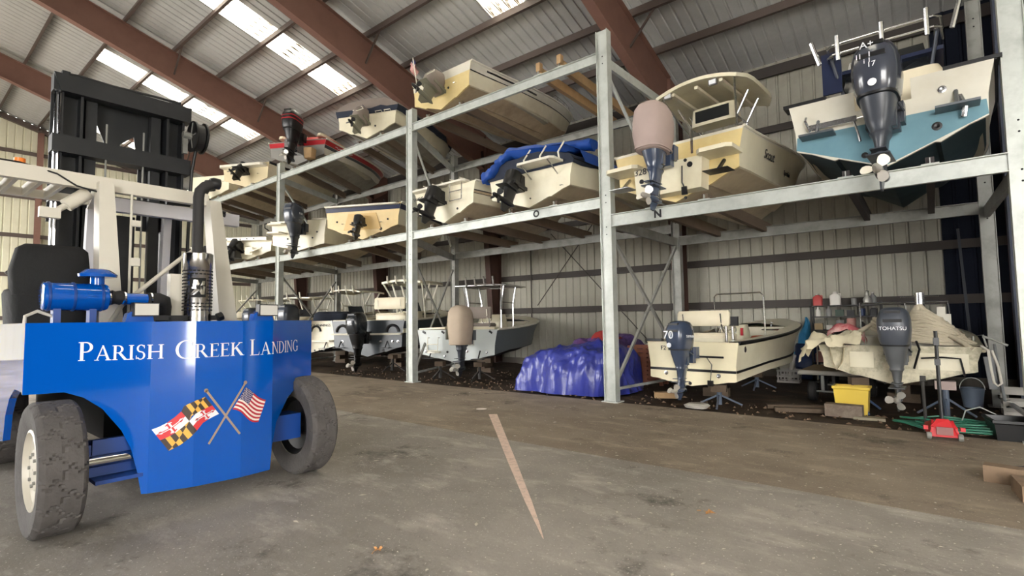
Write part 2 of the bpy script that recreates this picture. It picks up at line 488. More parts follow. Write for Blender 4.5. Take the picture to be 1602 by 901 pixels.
DIRT = mat_floor('dark_dirt', (72, 59, 47), (42, 35, 29), (104, 84, 64), 0.9)
floor = struct('floor')
JY = 5.58
def slab(x0, x1, y0, y1, m, name='slab'):
    k = MB(); g = 0.006
    k.box(((x0 + x1) / 2, (y0 + y1) / 2, -0.1), (x1 - x0 - g, y1 - y0 - g, 0.2)); return k.build(name, m, floor, smooth=0)
for x0, x1 in ((-36, -14), (-14, 14)):
    slab(x0, x1, JY, 9.3, SLAB_B)
    for y0, y1 in ((-30, -12), (-12, -3), (-3, JY)):
        slab(x0, x1, y0, y1, SLAB_F)
k = MB(); k.box((-11, 0, -0.16), (50, 60, 0.05)); k.build('joint_bed', mat('joint_dirt', (60, 54, 48), 0.9), floor, smooth=0)
# uneven dirt strip under the rack
k = MB(); nx, ny = 190, 36; vs = []; fs = []
for j in range(ny + 1):
    for i in range(nx + 1):
        x = -36 + 38 * i / nx; y = 9.28 + (YW - 9.28) * j / ny
        e = min(1, (y - 9.28) / 0.5)
        z = -0.03 + e * (0.05 * noise.noise(Vector((x * 0.8, y * 0.8, 0))) + 0.03 * noise.noise(Vector((x * 3, y * 3, 2))) - 0.01)
        vs.append((x, y, z))
for j in range(ny):
    for i in range(nx):
        a = j * (nx + 1) + i; fs.append((a, a + 1, a + nx + 2, a + nx + 1))
k.add(vs, fs); k.build('dirt_strip', DIRT, floor, smooth=60)
# painted stripe and dot on the concrete
PAINT = mat('worn_pink_white_paint', (232, 206, 190), 0.7, var=0.08, scale=12, stain=(176, 154, 138), sscale=14, samt=0.6)
k = MB()
a, b = Vector((-6.09, 6.92, 0.003)), Vector((-2.36, 3.24, 0.003)); d = (b - a).normalized(); s_ = Vector((-d.y, d.x, 0))
ring = [a + s_ * 0.07, a - s_ * 0.07]
left = [a.lerp(b, t) + s_ * w for t, w in ((0, .075), (.3, .062), (.6, .05), (.85, .034), (.95, .018), (1, .004))]
right = [a.lerp(b, t) - s_ * w for t, w in ((0, .075), (.3, .06), (.6, .05), (.85, .03), (.95, .012), (1, .004))]
k.loft([left, right], cap=False, close=False); k.build('painted_stripe', PAINT, floor, smooth=0)
k = MB(); k.lathe([(0.001, 0.004), (0.10, 0.004)], (-6.62, 7.2, 0), n=20, cap=False); k.build('painted_dot', mat('white_floor_paint', (232, 222, 212), 0.6), floor, smooth=0)
# shells, flakes and twigs scattered over the floor
k = MB(); rr = random.Random(3)
for i in range(800):
    x = rr.uniform(-9, 3); y = rr.uniform(2.2, 9.2)
    if x < -4.6 and y < 3.6: continue
    s = rr.uniform(0.004, 0.013) * (1 if rr.random() < .93 else 2.0); t = rr.uniform(0, 3.1)
    c, q = math.cos(t), math.sin(t); l = s * rr.uniform(1, 2.4)
    k.add([(x + c * l, y + q * l, 0.003), (x - q * s, y + c * s, 0.004), (x - c * l, y - q * l, 0.003), (x + q * s, y - c * s, 0.004), (x, y, 0.004 + s * 0.35)], [(0, 1, 4), (1, 2, 4), (2, 3, 4), (3, 0, 4)])
o = k.build('shell_debris', mat('bleached_shell', (190, 182, 166), 0.7, var=0.3, scale=2), None, smooth=0, kind='stuff'); tag(o, 'white shell chips and flakes scattered over the concrete floor', 'debris')
k = MB()
for i in range(500):
    x = rr.uniform(-16, 2); y = rr.choice([rr.uniform(9.3, 10.4), rr.uniform(9.3, 13)])
    s = rr.uniform(0.008, 0.026); t = rr.uniform(0, 3.1); c, q = math.cos(t), math.sin(t); l = s * rr.uniform(1, 3)
    k.add([(x + c * l, y + q * l, 0.0), (x - q * s, y + c * s, 0.0), (x - c * l, y - q * l, 0.0), (x + q * s, y - c * s, 0.0), (x, y, 0.02 + s * 0.5)], [(0, 1, 4), (1, 2, 4), (2, 3, 4), (3, 0, 4)])
o = k.build('leaf_litter', mat('brown_leaf_litter', (104, 84, 66), 0.85, var=0.4, scale=2), None, smooth=0, kind='stuff'); tag(o, 'brown leaf litter and chips along the dirt edge under the rack', 'litter')
for (x, y, s, lab) in ((-0.83, 3.32, .05, 'dry orange-brown oak leaf on concrete at the bottom edge of the photo'), (-3.2, 2.36, .035, 'small pale curled leaf on concrete below the painted stripe'), (-1.55, 4.5, .045, 'pale tan leaf scrap lying on concrete in front of the slab joint')):
    k = MB(); pts = []
    for j in range(14):
        t = 2 * math.pi * j / 14; r_ = s * (1.0 if j % 2 else 0.55) * (1.5 if j in (0, 7) else 1)
        pts.append((r_ * math.cos(t), r_ * math.sin(t), 0.012 * math.sin(3 * t) + 0.014))
    k.add(pts + [(0, 0, 0.005)], [(j, (j + 1) % 14, 14) for j in range(14)])
    k.tube([(s * 1.4, 0, 0.01), (s * 2.1, s * .2, 0.008)], 0.003, 4)
    o = k.build('fallen_leaf', mat('dry_leaf', (190, 140, 88), 0.8), None); o.location = (x, y, 0); o.rotation_euler.z = rr.uniform(0, 6); tag(o, lab, 'leaf')
# ---------------------------------------------------------------- boat rack
RY0, RY1 = 9.25, 12.49
rack = thing('boat_rack', 'tall galvanised steel rack holding two tiers of stored boats', 'rack', (-12.5, 10.9, 0))
def rp(k, name, m=GALV, **a): return k.build(name, m, rack, smooth=0, world=True, **a)
def upright(x, y, z1, w=0.2, d=0.14, m=GALV):
    k = MB()
    k.box((x, y, z1 / 2), (w, 0.012, z1))                      # web towards the aisle
    for sx in (-1, 1):
        k.box((x + sx * w / 2, y + d / 2, z1 / 2), (0.012, d, z1))
        k.box((x + sx * (w / 2 - 0.02), y + d, z1 / 2), (0.05, 0.012, z1))
        k.box((x + sx * w / 2, y - 0.02, z1 / 2), (0.012, 0.05, z1))
    k.box((x, y + d / 2, 0.01), (w + 0.12, d + 0.14, 0.02))
    o = rp(k, 'upright', m)
    h = MB()
    for z in (3.35, 3.5, 4.0, 4.15, 6.9, 7.05):
        if z < z1:
            for sx in (-0.0,):
                h.lathe([(0.001, 0), (0.014, 0)], (x + sx, y - 0.0075, z), axis='Y', n=8, cap=False)
    c = h.build('bolt_hole', mat('hole_black', (12, 12, 12), 0.9), o, smooth=0)
    me = c.data
    me.transform(Matrix.Translation(-Vector(rack.location)))
    return o
FX = (-26.2, -18.55, -11.1, -5.02, 0.99)
BX = (-27.2, -19.9, -12.72, -4.86, 0.85)
for x in FX: upright(x, RY0, 7.6, w=0.24)
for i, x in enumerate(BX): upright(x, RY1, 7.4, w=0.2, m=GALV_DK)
def rail(x0, x1, y, ztop, h=0.21, m=GALV, name='front_rail', s=1):
    k = MB(); xc = (x0 + x1) / 2; L = x1 - x0
    k.box((xc, y, ztop - h / 2), (L, 0.012, h))
    k.box((xc, y - s * 0.03, ztop), (L, 0.075, 0.012)); k.box((xc, y - s * 0.03, ztop - h), (L, 0.075, 0.012))
    k.box((xc, y + 0.09, ztop - 0.005), (L, 0.11, 0.012))
    return rp(k, name, m)
for a, b in zip(FX, FX[1:]):
    if b < 0: rail(a + 0.12, b - 0.12, RY0, 7.14)
    rail(a + 0.12, b - 0.12, RY0, 4.11 if b < 0 else 3.73, h=0.21 if b < 0 else 0.24)
rail(-29.5, FX[0] - 0.12, RY0, 7.14); rail(-29.5, FX[0] - 0.12, RY0, 4.11)
for a, b in zip(BX, BX[1:]):
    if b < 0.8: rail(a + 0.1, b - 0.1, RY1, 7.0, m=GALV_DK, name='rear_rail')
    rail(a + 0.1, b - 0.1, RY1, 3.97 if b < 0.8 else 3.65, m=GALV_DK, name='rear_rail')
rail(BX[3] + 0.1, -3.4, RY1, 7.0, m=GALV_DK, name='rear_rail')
for i, (a, b) in enumerate(zip(FX, BX)):
    last = i == 4
    for z in ((6.98, 3.9) if not last else (3.55,)):
        if i == 3 and z == 3.9: z = 3.6
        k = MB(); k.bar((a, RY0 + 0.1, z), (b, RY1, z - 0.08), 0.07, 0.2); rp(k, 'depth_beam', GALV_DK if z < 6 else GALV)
    def lerp(t, z): return (a + (b - a) * t, RY0 + 0.12 + (RY1 - RY0 - 0.16) * t, z)
    for p, q in (((0, 6.8), (0.95, 4.2)), ((0, 3.4), (0.97, 0.75)), ((1, 3.4), (0.03, 0.35))):
        if last: continue
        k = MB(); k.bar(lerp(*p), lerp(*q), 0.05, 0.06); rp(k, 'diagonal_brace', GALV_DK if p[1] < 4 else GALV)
    k = MB(); k.bar(lerp(0, 0.24), lerp(1, 0.2), 0.05, 0.05); rp(k, 'foot_strut', GALV)
# painted slot letters on the front rails
def rail_letter(s, x, z, size=0.2): text(s, size, BLACK_LET, rack, Vector((x, RY0 - 0.012, z)) - rack.location, AFT, name='slot_letter', depth=0.003, bold=0.008)
rail_letter('O', -6.77, 4.01); rail_letter('N', -3.93, 3.61)
# bunks: pairs of beams that carry each hull
BUNK = mat('dirty_bunk_beam', (104, 90, 76), 0.85, var=0.2, scale=4)
def bunks(x, zt, head=0.0, gap=0.62, m=BUNK, label=None, top=0.13, L=3.6):
    a = R(head); dx, dy = -math.sin(a), math.cos(a)
    for s in (-1, 1):
        px, py = x + s * gap * math.cos(a), 9.275
        k = MB(); k.bar((px, py, zt + top - 0.11), (px + dx * L, py + dy * L, zt + top - 0.22), 0.1, 0.22)
        o = rp(k, 'bunk', m, label=label)
        k = MB(); k.box((px, py - 0.03, zt + 0.016), (0.2, 0.12, 0.014)); k.box((px, py - 0.045, zt + 0.06), (0.012, 0.06, 0.09))
        c = k.build('bunk_bracket', GALV, o, smooth=0); c.data.transform(Matrix.Translation(-Vector(rack.location)))
bunks(-6.35, 7.14, 0, 0.28, WOOD, 'raw timber bunk beam left empty', top=0.2)
for s in (-1, 1):
    k = MB(); k.box((-6.35 + s * 0.28, 9.26, 7.34), (0.1, 0.12, 0.2)); rp(k, 'bunk_stop', WOOD)
TOP, MID, LOWR = 7.14, 4.11, 3.73
# ---------------------------------------------------------------- boat building kit
class Boat:
    """local frame: transom at y=0, bow towards +y, starboard +x, keel at the stern z=0"""
    def __init__(s, name, label, loc, head, L, B, H, rise=0.35, side=GEL_CREAM, bottom=BOT_TAN, deck=None, dead=0.30, kc=0.42, flare=0.10, group=None, tail=0.94, stem=0.72, cockpit=0.62, rail_m=None, trans=None, cut=0.0, fine=2.4, rot_x=0.0, cat='boat', rake=0.5):
        s.L, s.B, s.H, s.rise, s.dead, s.kc, s.flare, s.tail, s.stem, s.fine, s.rake = L, B, H, rise, dead, kc, flare, tail, stem, fine, rake
        s.root = thing(name, label, cat, loc, R(head), group)
        s.root.rotation_euler.x = R(rot_x)
        N = 18
        st = [(i / N) ** 0.85 for i in range(N + 1)]
        s.st = st
        bot, sd = MB(), MB()
        rb, rs = [], []
        for t in st:
            K = s.sec(t)
            rb.append([Vector((-p.x, p.y, p.z)) for p in K[:6][::-1]] + K[1:6])
            rs.append(K[5:])
        bot.loft(rb, cap=False, close=False)
        sd.loft(rs, cap=False, close=False)
        sd.loft([[Vector((-p.x, p.y, p.z)) for p in r][::-1] for r in rs], cap=False, close=False)
        s.bottom = bot.build('hull_bottom', bottom, s.root, smooth=28)
        s.hull = sd.build('hull_side', side, s.root, smooth=40)
        # transom plate
        K = s.sec(0)
        half = [p for p in K]
        poly = [Vector((-p.x, p.y, p.z)) for p in half[::-1]] + half[1:]
        if cut:
            w = 0.34; top = poly[-1].z
            poly = poly + [Vector((w, 0, top)), Vector((w, 0, top - cut)), Vector((-w, 0, top - cut)), Vector((-w, 0, top))]
        k = MB(); k.prism(poly, (0, 0.05, 0), (0, -0.004, 0))
        s.transom = k.build('transom', trans or side, s.root, smooth=0)
        # deck cap, cockpit
        deck = deck or side
        k = MB(); outer, inner, low = [], [], []
        for t in st:
            p = s.sheer(t)
            w = max(0.0, p.x - 0.17)
            outer.append(Vector((p.x + 0.015, p.y, p.z + 0.02))); inner.append(Vector((w, p.y if t < 1 else p.y - .1, p.z + 0.03 + 0.05 * (t > .5)))); low.append(Vector((w, p.y, s.H * 0.45)))
        ci = [i for i, t in enumerate(st) if t <= cockpit][-1]
        k.loft([outer, inner], cap=False, close=False)
        k.loft([[Vector((-v.x, v.y, v.z)) for v in outer], [Vector((-v.x, v.y, v.z)) for v in inner]], cap=False, close=False)
        # foredeck
        rows = []
        for i in range(ci, len(st)):
            a = inner[i]
            rows.append([Vector((a.x * u, a.y, a.z + 0.09 * (1 - u * u) * min(1, a.x * 2))) for u in (-1, -.6, -.2, .2, .6, 1)])
        k.loft(rows, cap=False, close=False)
        s.deck = k.build('deck', deck, s.root, smooth=40)
        k = MB()
        k.loft([inner[:ci + 1], low[:ci + 1]], cap=False, close=False)
        k.loft([[Vector((-v.x, v.y, v.z)) for v in q[:ci + 1]] for q in (inner, low)], cap=False, close=False)
        k.loft([low[:ci + 1], [Vector((-v.x, v.y, v.z)) for v in low[:ci + 1]]], cap=False, close=False)
        a = inner[ci]; b = low[ci]; k.add([a, b, (-b.x, b.y, b.z), (-a.x, a.y, a.z)], [(0, 1, 2, 3)])
        s.inner = k.build('cockpit', INNER, s.root, smooth=30)
        s.yc = inner[ci].y; s.zf = s.H * 0.45
        # rub rail
        if rail_m is not None:
            k = MB()
            pr_ = [s.sheer(t) + Vector((0.012, 0, -0.0)) for t in st]
            pl = [Vector((-p.x, p.y, p.z)) for p in pr_]
            k.tube(pl[:0:-1] + pl[:1] , 0.026, 6); k.tube(pr_, 0.026, 6)
            k.build('rub_rail', rail_m, s.root)
    def b(s, t):
        base = s.tail + (1 - s.tail) * min(1, t / 0.35)
        return s.B / 2 * base * (max(0.0, 1 - (max(0, t - 0.35) / 0.65) ** s.fine)) ** 0.62 + 0.03
    def zs(s, t): return s.H + s.rise * t ** 1.7
    def zk(s, t): return s.zs(t) * s.stem * (max(0, t - 0.5) / 0.5) ** 2.4
    def sec(s, t):
        b, zs, zk = s.b(t), s.zs(t), s.zk(t)
        y = s.L * t
        bc = max(0.012, b * (0.90 - s.flare * t - 0.30 * max(0, (t - .6) / .4)))
        zc = zk + min(bc * math.tan(s.dead + 0.35 * t), (zs - zk) * s.kc)
        def P(x, z):
            f = (z - 0) / zs
            yy = y + (s.rake * (f - 0.6) * max(0, (t - .55) / .45) ** 1.5)
            return Vector((x, yy, z))
        q = lambda u: P(bc * u, zk + (zc - zk) * u)
        st1 = P(bc * .52, zk + (zc - zk) * .52 - 0.0)
        return [P(0, zk), q(.3), st1, P(bc * .57, zk + (zc - zk) * .49), q(.85), P(bc, zc - 0.01), P(bc + 0.035 * min(1, bc * 4), zc + 0.005),
                P(bc + (b - bc) * .35, zc + (zs - zc) * .4), P(bc + (b - bc) * .68, zc + (zs - zc) * .72), P(b, zs)]
    def sheer(s, t): return s.sec(t)[-1]
    def side(s, t, f):
        K = s.sec(t)[6:]
        z = K[0].z + (K[-1].z - K[0].z) * f
        for a, c in zip(K, K[1:]):
            if z <= c.z + 1e-6:
                u = (z - a.z) / max(1e-6, c.z - a.z); return a.lerp(c, u)
        return K[-1]
    def band(s, name, f0, f1, m, t0=0.0, t1=1.0, off=0.006, transom=True, n=22, taper=False):
        k = MB()
        for sg in (1, -1):
            lo, hi = [], []
            for i in range(n + 1):
                t = t0 + (t1 - t0) * i / n
                g = (1 - i / n * .7) if taper else 1
                a, c = s.side(t, f0), s.side(t, f0 + (f1 - f0) * g)
                lo.append(Vector((sg * (a.x + off), a.y, a.z))); hi.append(Vector((sg * (c.x + off), c.y, c.z)))
            k.loft([lo, hi], cap=False, close=False)
        if transom:
            a, c = s.side(0, f0), s.side(0, f1)
            k.add([(-a.x, -off - .004, a.z), (a.x, -off - .004, a.z), (c.x, -off - .004, c.z), (-c.x, -off - .004, c.z)], [(0, 1, 2, 3)])
        return k.build(name, m, s.root, smooth=40)
    def side_text(s, txt, size, t, f, m=BLACK_LET, sgn=1, rise=0.0):
        p0, p1 = s.side(t, f), s.side(t + 0.06, f)
        up = s.side(t, min(1, f + .2)) - s.side(t, max(0, f - .2))
        p = (p0 + p1) / 2
        B = basis(p1 - p0, up)
        return text(txt, size, m, s.root, p + B.col[2] * 0.012, B, name='hull_lettering', depth=0.003)
    def transom_text(s, txt, size, x, z, m=BLACK_LET, y=-0.012):
        return text(txt, size, m, s.root, Vector((x, y, z)), AFT, name='transom_lettering', depth=0.003)
    def part(s, k, name, m, **a): return k.build(name, m, s.root, **a)

def blade_prop(cx, cy, cz, r, n=3, tilt=0.0):
    k = MB()
    k.lathe([(0.01, -0.16 * r / .19), (r * .22, -0.12 * r / .19), (r * .3, 0.02), (r * .3, 0.08)], (0, 0, 0), axis='Y', n=12)
    for i in range(n):
        a = 2 * math.pi * i / n + 0.5
        M = Matrix.Rotation(a, 4, 'Y') @ Matrix.Rotation(0.55, 4, 'Z')
        pts = []
        for u, w in ((.2, .16), (.45, .38), (.7, .46), (.9, .36), (1.0, .12)):
            pts.append((u * r, w * r))
        f = [Vector((-w * .75, 0.0, u)) for u, w in pts] + [Vector((w, 0.0, u)) for u, w in pts[::-1]]
        st = len(k.v); k.prism(f, (0, -0.006, 0), (0, 0.006, 0)); k.tf(M, st)
    k.tf(Matrix.Translation((cx, cy, cz)))
    return k
def outboard(bt, pos, k=1.0, cowl=MOTOR_GREY, leg=MOTOR_DARK, tilt=0.0, txt=None, cover=None, prop=STEEL_PROP, label=None, turn=0.0, wide=1.0, long=1.0, side_txt=None, cover_drop=0.1):
    M = Matrix.Translation(pos) @ Matrix.Rotation(R(turn), 4, 'Z') @ Matrix.Rotation(-R(tilt), 4, 'X') @ Matrix.Scale(k, 4)
    w = wide; q = long
    m = MB()
    # bracket, midsection, gearcase
    m.box((0, -0.06, -0.02), (0.36, 0.16, 0.42)); m.box((-0.2, 0.03, 0.04), (0.05, 0.18, 0.3)); m.box((0.2, 0.03, 0.04), (0.05, 0.18, 0.3))
    m.rbox([(0.14, .21 * w, .30, 0, -.44, 3), (0.0, .19 * w, .28, 0, -.43, 3), (-.2, .15, .23, 0, -.40, 3), (-.32, .11, .20, 0, -.39, 3), (-.36, .12, .21, 0, -.39, 3), (-.42, .085, .18, 0, -.39, 3), (-.62 * q, .06, .17, 0, -.40, 2.5), (-.80 * q, .045, .17, 0, -.41, 2.2), (-.86 * q, .05, .18, 0, -.41, 2.2)], n=20)
    zg = -.92 * q
    m.box((0, -0.47, -.70 * q), (0.26, 0.5, 0.016)); m.box((0, -0.50, -.62 * q), (0.18, 0.4, 0.014))
    m.lathe([(0.012, -.76), (.05, -.70), (.07, -.60), (.075, -.45), (.06, -.25), (.012, -.16)], (0, 0, zg), axis='Y', n=14)
    m.prism([(0, -.32, zg - .04), (0, -.62, zg - .05), (0, -.58, zg - .23), (0, -.48, zg - .24)], (-.012, 0, 0), (.012, 0, 0))
    m.box((0.13, -.38, -.12), (0.1, 0.1, 0.3)); m.tube([(0.16, -.1, .05), (.24, -.22, -.02), (.2, -.36, .06)], .018, 6)
    m.tf(M); root = m.build('outboard_motor', leg, bt.root, smooth=40, label=label)
    c = MB()
    c.rbox([(.13, .225 * w, .325, 0, -.45, 3.2), (.2, .25 * w, .36, 0, -.45, 3.4), (.42, .275 * w, .39, 0, -.46, 3.4), (.62, .27 * w, .385, 0, -.46, 3.2), (.74, .245 * w, .36, 0, -.45, 3), (.82, .2 * w, .31, 0, -.44, 2.8), (.86, .12 * w, .2, 0, -.42, 2.4)], n=24)
    c.tf(M); c.build('cowling', cowl, root, smooth=50)
    if not cover:
        b_ = MB(); b_.box((0, -.842, .60), (.3 * w, .02, .06)); b_.box((0, -.70, .77), (.26 * w, .22, .05)); b_.tf(M); b_.build('air_intake', BLACK_PL, root, smooth=0)
        b_ = MB(); b_.rbox([(.105, .232 * w, .332, 0, -.45, 3.2), (.135, .236 * w, .336, 0, -.45, 3.2)], n=24); b_.tf(M); b_.build('cowl_seal', BLACK_PL, root)
    b_ = blade_prop(0, -.78, zg, .19); b_.tf(M); b_.build('propeller', prop, root, smooth=40)
    if cover:
        c = MB(); rg = []
        for z, h, d, e in ((-.0 - cover_drop, .25, .36, 3), (.05 - cover_drop, .275, .39, 3), (.3, .315, .43, 3.2), (.55, .32, .43, 3), (.75, .29, .40, 2.8), (.87, .23, .33, 2.5), (.93, .12, .18, 2.2)):
            rg.append((z, h * w, d, 0, -.45, e))
        c.rbox(rg, n=28)
        for v in c.v:
            v += Vector((noise.noise(v * 6), noise.noise(v * 6 + Vector((5, 0, 0))), noise.noise(v * 5))) * 0.018
        c.tf(M); c.build('motor_cover', cover, root, smooth=60, label='fabric cover pulled over the motor cowling')
        s_ = MB(); s_.rbox([(.02 - cover_drop, .285 * w, .40, 0, -.45, 3), (.045 - cover_drop, .285 * w, .40, 0, -.45, 3)], n=24); s_.tf(M); s_.build('cover_hem', cover, root)
    B3 = M.to_3x3().normalized()
    if txt:
        text(txt, .095 * k, WHITE_LET, root, M @ Vector((0, -.862, .45)), B3 @ AFT, name='motor_lettering', depth=0.003)
    if side_txt:
        text(side_txt, .10 * k, WHITE_LET, root, M @ Vector((.285 * w, -.46, .46)), B3 @ basis((0, 1, 0), (0, 0, 1)), name='motor_lettering', depth=0.003)
    return root
def sterndrive(bt, pos, k=1.0, m=BLACK_PL, tilt=20, boot=None, prop=BLACK_PL, bulky=1.0):
    M = Matrix.Translation(pos) @ Matrix.Rotation(-R(tilt), 4, 'X') @ Matrix.Scale(k, 4)
    b_ = MB()
    b_.rbox([(.36, .10 * bulky, .10, 0, -.30, 2.6), (.32, .15 * bulky, .17, 0, -.30, 2.8), (.12, .155 * bulky, .20, 0, -.31, 3), (-.02, .13 * bulky, .22, 0, -.33, 3), (-.10, .07, .20, 0, -.34, 2.6), (-.34, .05, .16, 0, -.35, 2.4), (-.42, .05, .17, 0, -.36, 2.4)], n=18)
    b_.box((0, -.42, -.12), (.3, .5, .02)); b_.box((0, -.10, .12), (.3, .2, .34)); b_.box((-.19, -.2, .0), (.05, .5, .07)); b_.box((.19, -.2, .0), (.05, .5, .07))
    b_.lathe([(.012, -.70), (.05, -.62), (.068, -.5), (.07, -.35), (.05, -.2), (.01, -.12)], (0, 0, -.44), axis='Y', n=14)
    b_.prism([(0, -.22, -.48), (0, -.56, -.48), (0, -.54, -.68), (0, -.42, -.69)], (-.012, 0, 0), (.012, 0, 0))
    b_.tf(M); root = b_.build('sterndrive', m, bt.root, smooth=40)
    c = MB(); c.rbox([(-.22, .17, .17, 0, 0, 2.4), (-.16, .2, .2, 0, 0, 2.4), (-.1, .17, .17, 0, 0, 2.4), (-.04, .2, .2, 0, 0, 2.4), (.02, .17, .17, 0, 0, 2.4)], n=16)
    c.tf(M @ Matrix.Translation((0, -.02, .1)) @ Matrix.Rotation(-math.pi / 2, 4, 'X') @ Matrix.Scale(.8, 4)); c.build('rubber_boot', RUBBER, root)
    p = blade_prop(0, -.72, -.44, .18); p.tf(M); p.build('propeller', prop, root)
    if boot:
        c = MB(); c.rbox([(-.12, .17, .25, 0, -.32, 3), (-.02, .2, .28, 0, -.32, 3), (.2, .21, .27, 0, -.31, 3), (.4, .16, .2, 0, -.28, 2.6), (.5, .05, .07, 0, -.24, 2.2)], n=20)
        for v in c.v: v += Vector((noise.noise(v * 7), noise.noise(v * 7 + Vector((3, 0, 0))), noise.noise(v * 6))) * 0.03
        c.tf(M); c.build('drive_cover', boot, root, smooth=60, label='fabric cover tied over the sterndrive')
        c = MB(); c.tube([M @ Vector(p) for p in ((.1, -.5, .34), (.22, -.55, .2), (.05, -.6, .1), (-.2, -.5, .22), (-.1, -.45, .36))], .014 * k, 6, closed=True); c.build('tie_rope', WHITE_PIPE, root)
    return root
def ttop(bt, y0, y1, w, z, zb, m=WHITE_PIPE, leg_m=WHITE_PIPE, rods=4, under=None, legy=None, splay=0.1, crown=0.10, tubes=False, thick=0.05, legw=None, r=0.025):
    k = MB(); n = 12; ny = 9
    top, bot = [], []
    for j in range(ny):
        v = j / (ny - 1); y = y0 + (y1 - y0) * v
        e = 1 - 0.16 * (abs(2 * v - 1)) ** 5
        rt, rb = [], []
        for i in range(n + 1):
            u = -1 + 2 * i / n
            x = u * w / 2 * e; zz = z + crown * (1 - u * u) - 0.03 * abs(2 * v - 1) ** 4
            rt.append(Vector((x, y, zz + thick))); rb.append(Vector((x * .98, y, zz)))
        top.append(rt + rb[::-1])
    k.loft(top, cap=True)
    root = k.build('t_top', m, bt.root, smooth=50)
    if tubes:
        f = MB(); e = [( -w / 2, y0, z), (-w / 2, y1, z), (w / 2, y1, z), (w / 2, y0, z)]
        f.tube(e, .022, 8, closed=True)
        for u in (.33, .66): f.tube([(-w / 2, y0 + (y1 - y0) * u, z), (w / 2, y0 + (y1 - y0) * u, z)], .018, 6)
        f.build('top_frame', leg_m, root)
    lw = (legw or w * .5) / 2
    ly = legy or (y0 + (y1 - y0) * .4, y0 + (y1 - y0) * .75)
    for sx in (-1, 1):
        for yy in ly:
            k = MB(); k.tube([(sx * lw, yy, zb), (sx * lw, yy, zb + (z - zb) * .7), (sx * (lw + splay), yy, z + 0.02)], r, 8)
            k.build('support_leg', leg_m, root)
        k = MB(); k.tube([(sx * lw, ly[0], zb + (z - zb) * .7), (sx * lw, ly[1], zb + (z - zb) * .7)], r * .8, 8); k.build('cross_tube', leg_m, root)
        k = MB(); k.tube([(sx * lw, ly[0], zb + (z - zb) * .55), (sx * (lw + splay) , y0 + .12, z + .02)], r * .8, 8); k.build('support_strut', leg_m, root)
    for i in range(rods):
        x = (-.5 + (i + .5) / rods) * w * .72
        k = MB(); k.tube([(x, y0 - .03, z - .02), (x, y0 - .10, z + .27)], [.026, .03], 8); k.build('rod_holder', leg_m, root)
    return root
def console(bt, y, w, d, h, z0, m=GEL_CREAM, screen=True, wheel=True):
    k = MB(); k.rbox([(z0, w / 2, d / 2, 0, y, 5), (z0 + h * .75, w / 2 * .96, d / 2 * .95, 0, y, 5), (z0 + h, w / 2 * .85, d / 2 * .6, 0, y + d * .12, 5)], n=20)
    root = k.build('console', m, bt.root, smooth=30)
    if screen:
        k = MB(); k.prism([(-w * .42, y + d * .35, z0 + h * .9), (w * .42, y + d * .35, z0 + h * .9), (w * .36, y + d * .1, z0 + h + .34), (-w * .36, y + d * .1, z0 + h + .34)], (0, -.004, 0), (0, .004, 0)); k.build('windscreen', GLASS_DARK, root, smooth=0)
    if wheel:
        k = MB(); c = Vector((0, y - d * .62, z0 + h * .85)); rr_ = .17
        k.tube([c + Vector((rr_ * math.cos(t), rr_ * .35 * math.sin(t), rr_ * .9 * math.sin(t))) for t in [2 * math.pi * i / 18 for i in range(18)]], .012, 6, closed=True)
        for t in (0.5, 2.6, 4.7): k.tube([c + Vector((0, .04, 0)), c + Vector((rr_ * math.cos(t), rr_ * .35 * math.sin(t), rr_ * .9 * math.sin(t)))], .009, 5)
        k.build('steering_wheel', ALU, root)
    return root
def bench(bt, y, w, z, seat_h=.42, back=.36, m=VINYL, frame=True, pipe=WHITE_PIPE, lean=.08):
    k = MB(); k.rbox([(z, w / 2, .22, 0, y + .1, 5), (z + seat_h, w / 2, .22, 0, y + .1, 5)], n=20); root = k.build('seat_base', GEL_CREAM, bt.root, smooth=30)
    k = MB(); k.rbox([(z + seat_h, w / 2 * .98, .24, 0, y + .1, 5), (z + seat_h + .05, w / 2, .25, 0, y + .1, 5), (z + seat_h + .10, w / 2 * .96, .22, 0, y + .1, 4)], n=20); k.build('seat_cushion', m, root)
    k = MB()
    M = Matrix.Translation((0, y - .12, z + seat_h + .24)) @ Matrix.Rotation(-lean, 4, 'X')
    k.rbox([(0, w / 2 * .96, .03, 0, 0, 5), (.04, w / 2, .06, 0, 0, 5), (back - .05, w / 2, .06, 0, 0, 5), (back, w / 2 * .95, .035, 0, 0, 5)], n=24, M=M); k.build('backrest', m, root, smooth=50)
    if frame:
        for sx in (-1, 1):
            k = MB(); k.tube([(sx * w * .36, y + .12, z + seat_h), (sx * w * .36, y - .14, z + seat_h + .2), (sx * w * .36, y - .2, z + seat_h + .24 + back * .8)], .016, 6); k.build('backrest_pipe', pipe, root)
    return root
def bow_rail(bt, t0=.55, t1=.97, h=.22, m=ALU):
    n = 12; P = [bt.sheer(t0 + (t1 - t0) * i / n) for i in range(n + 1)]
    R_ = [Vector((p.x - .08, p.y, p.z + .03 + h * min(1, i * .5))) for i, p in enumerate(P)]
    L_ = [Vector((-p.x, p.y, p.z)) for p in R_]
    k = MB(); k.tube(R_ + L_[::-1], .014, 6); root = k.build('bow_rail', m, bt.root)
    for i in (3, 6, 9):
        for sx in (-1, 1):
            a = R_[i]; s = MB(); s.tube([(sx * a.x, a.y, a.z), (sx * a.x, a.y, a.z - h)], .011, 6); s.build('rail_post', m, root)
    return root
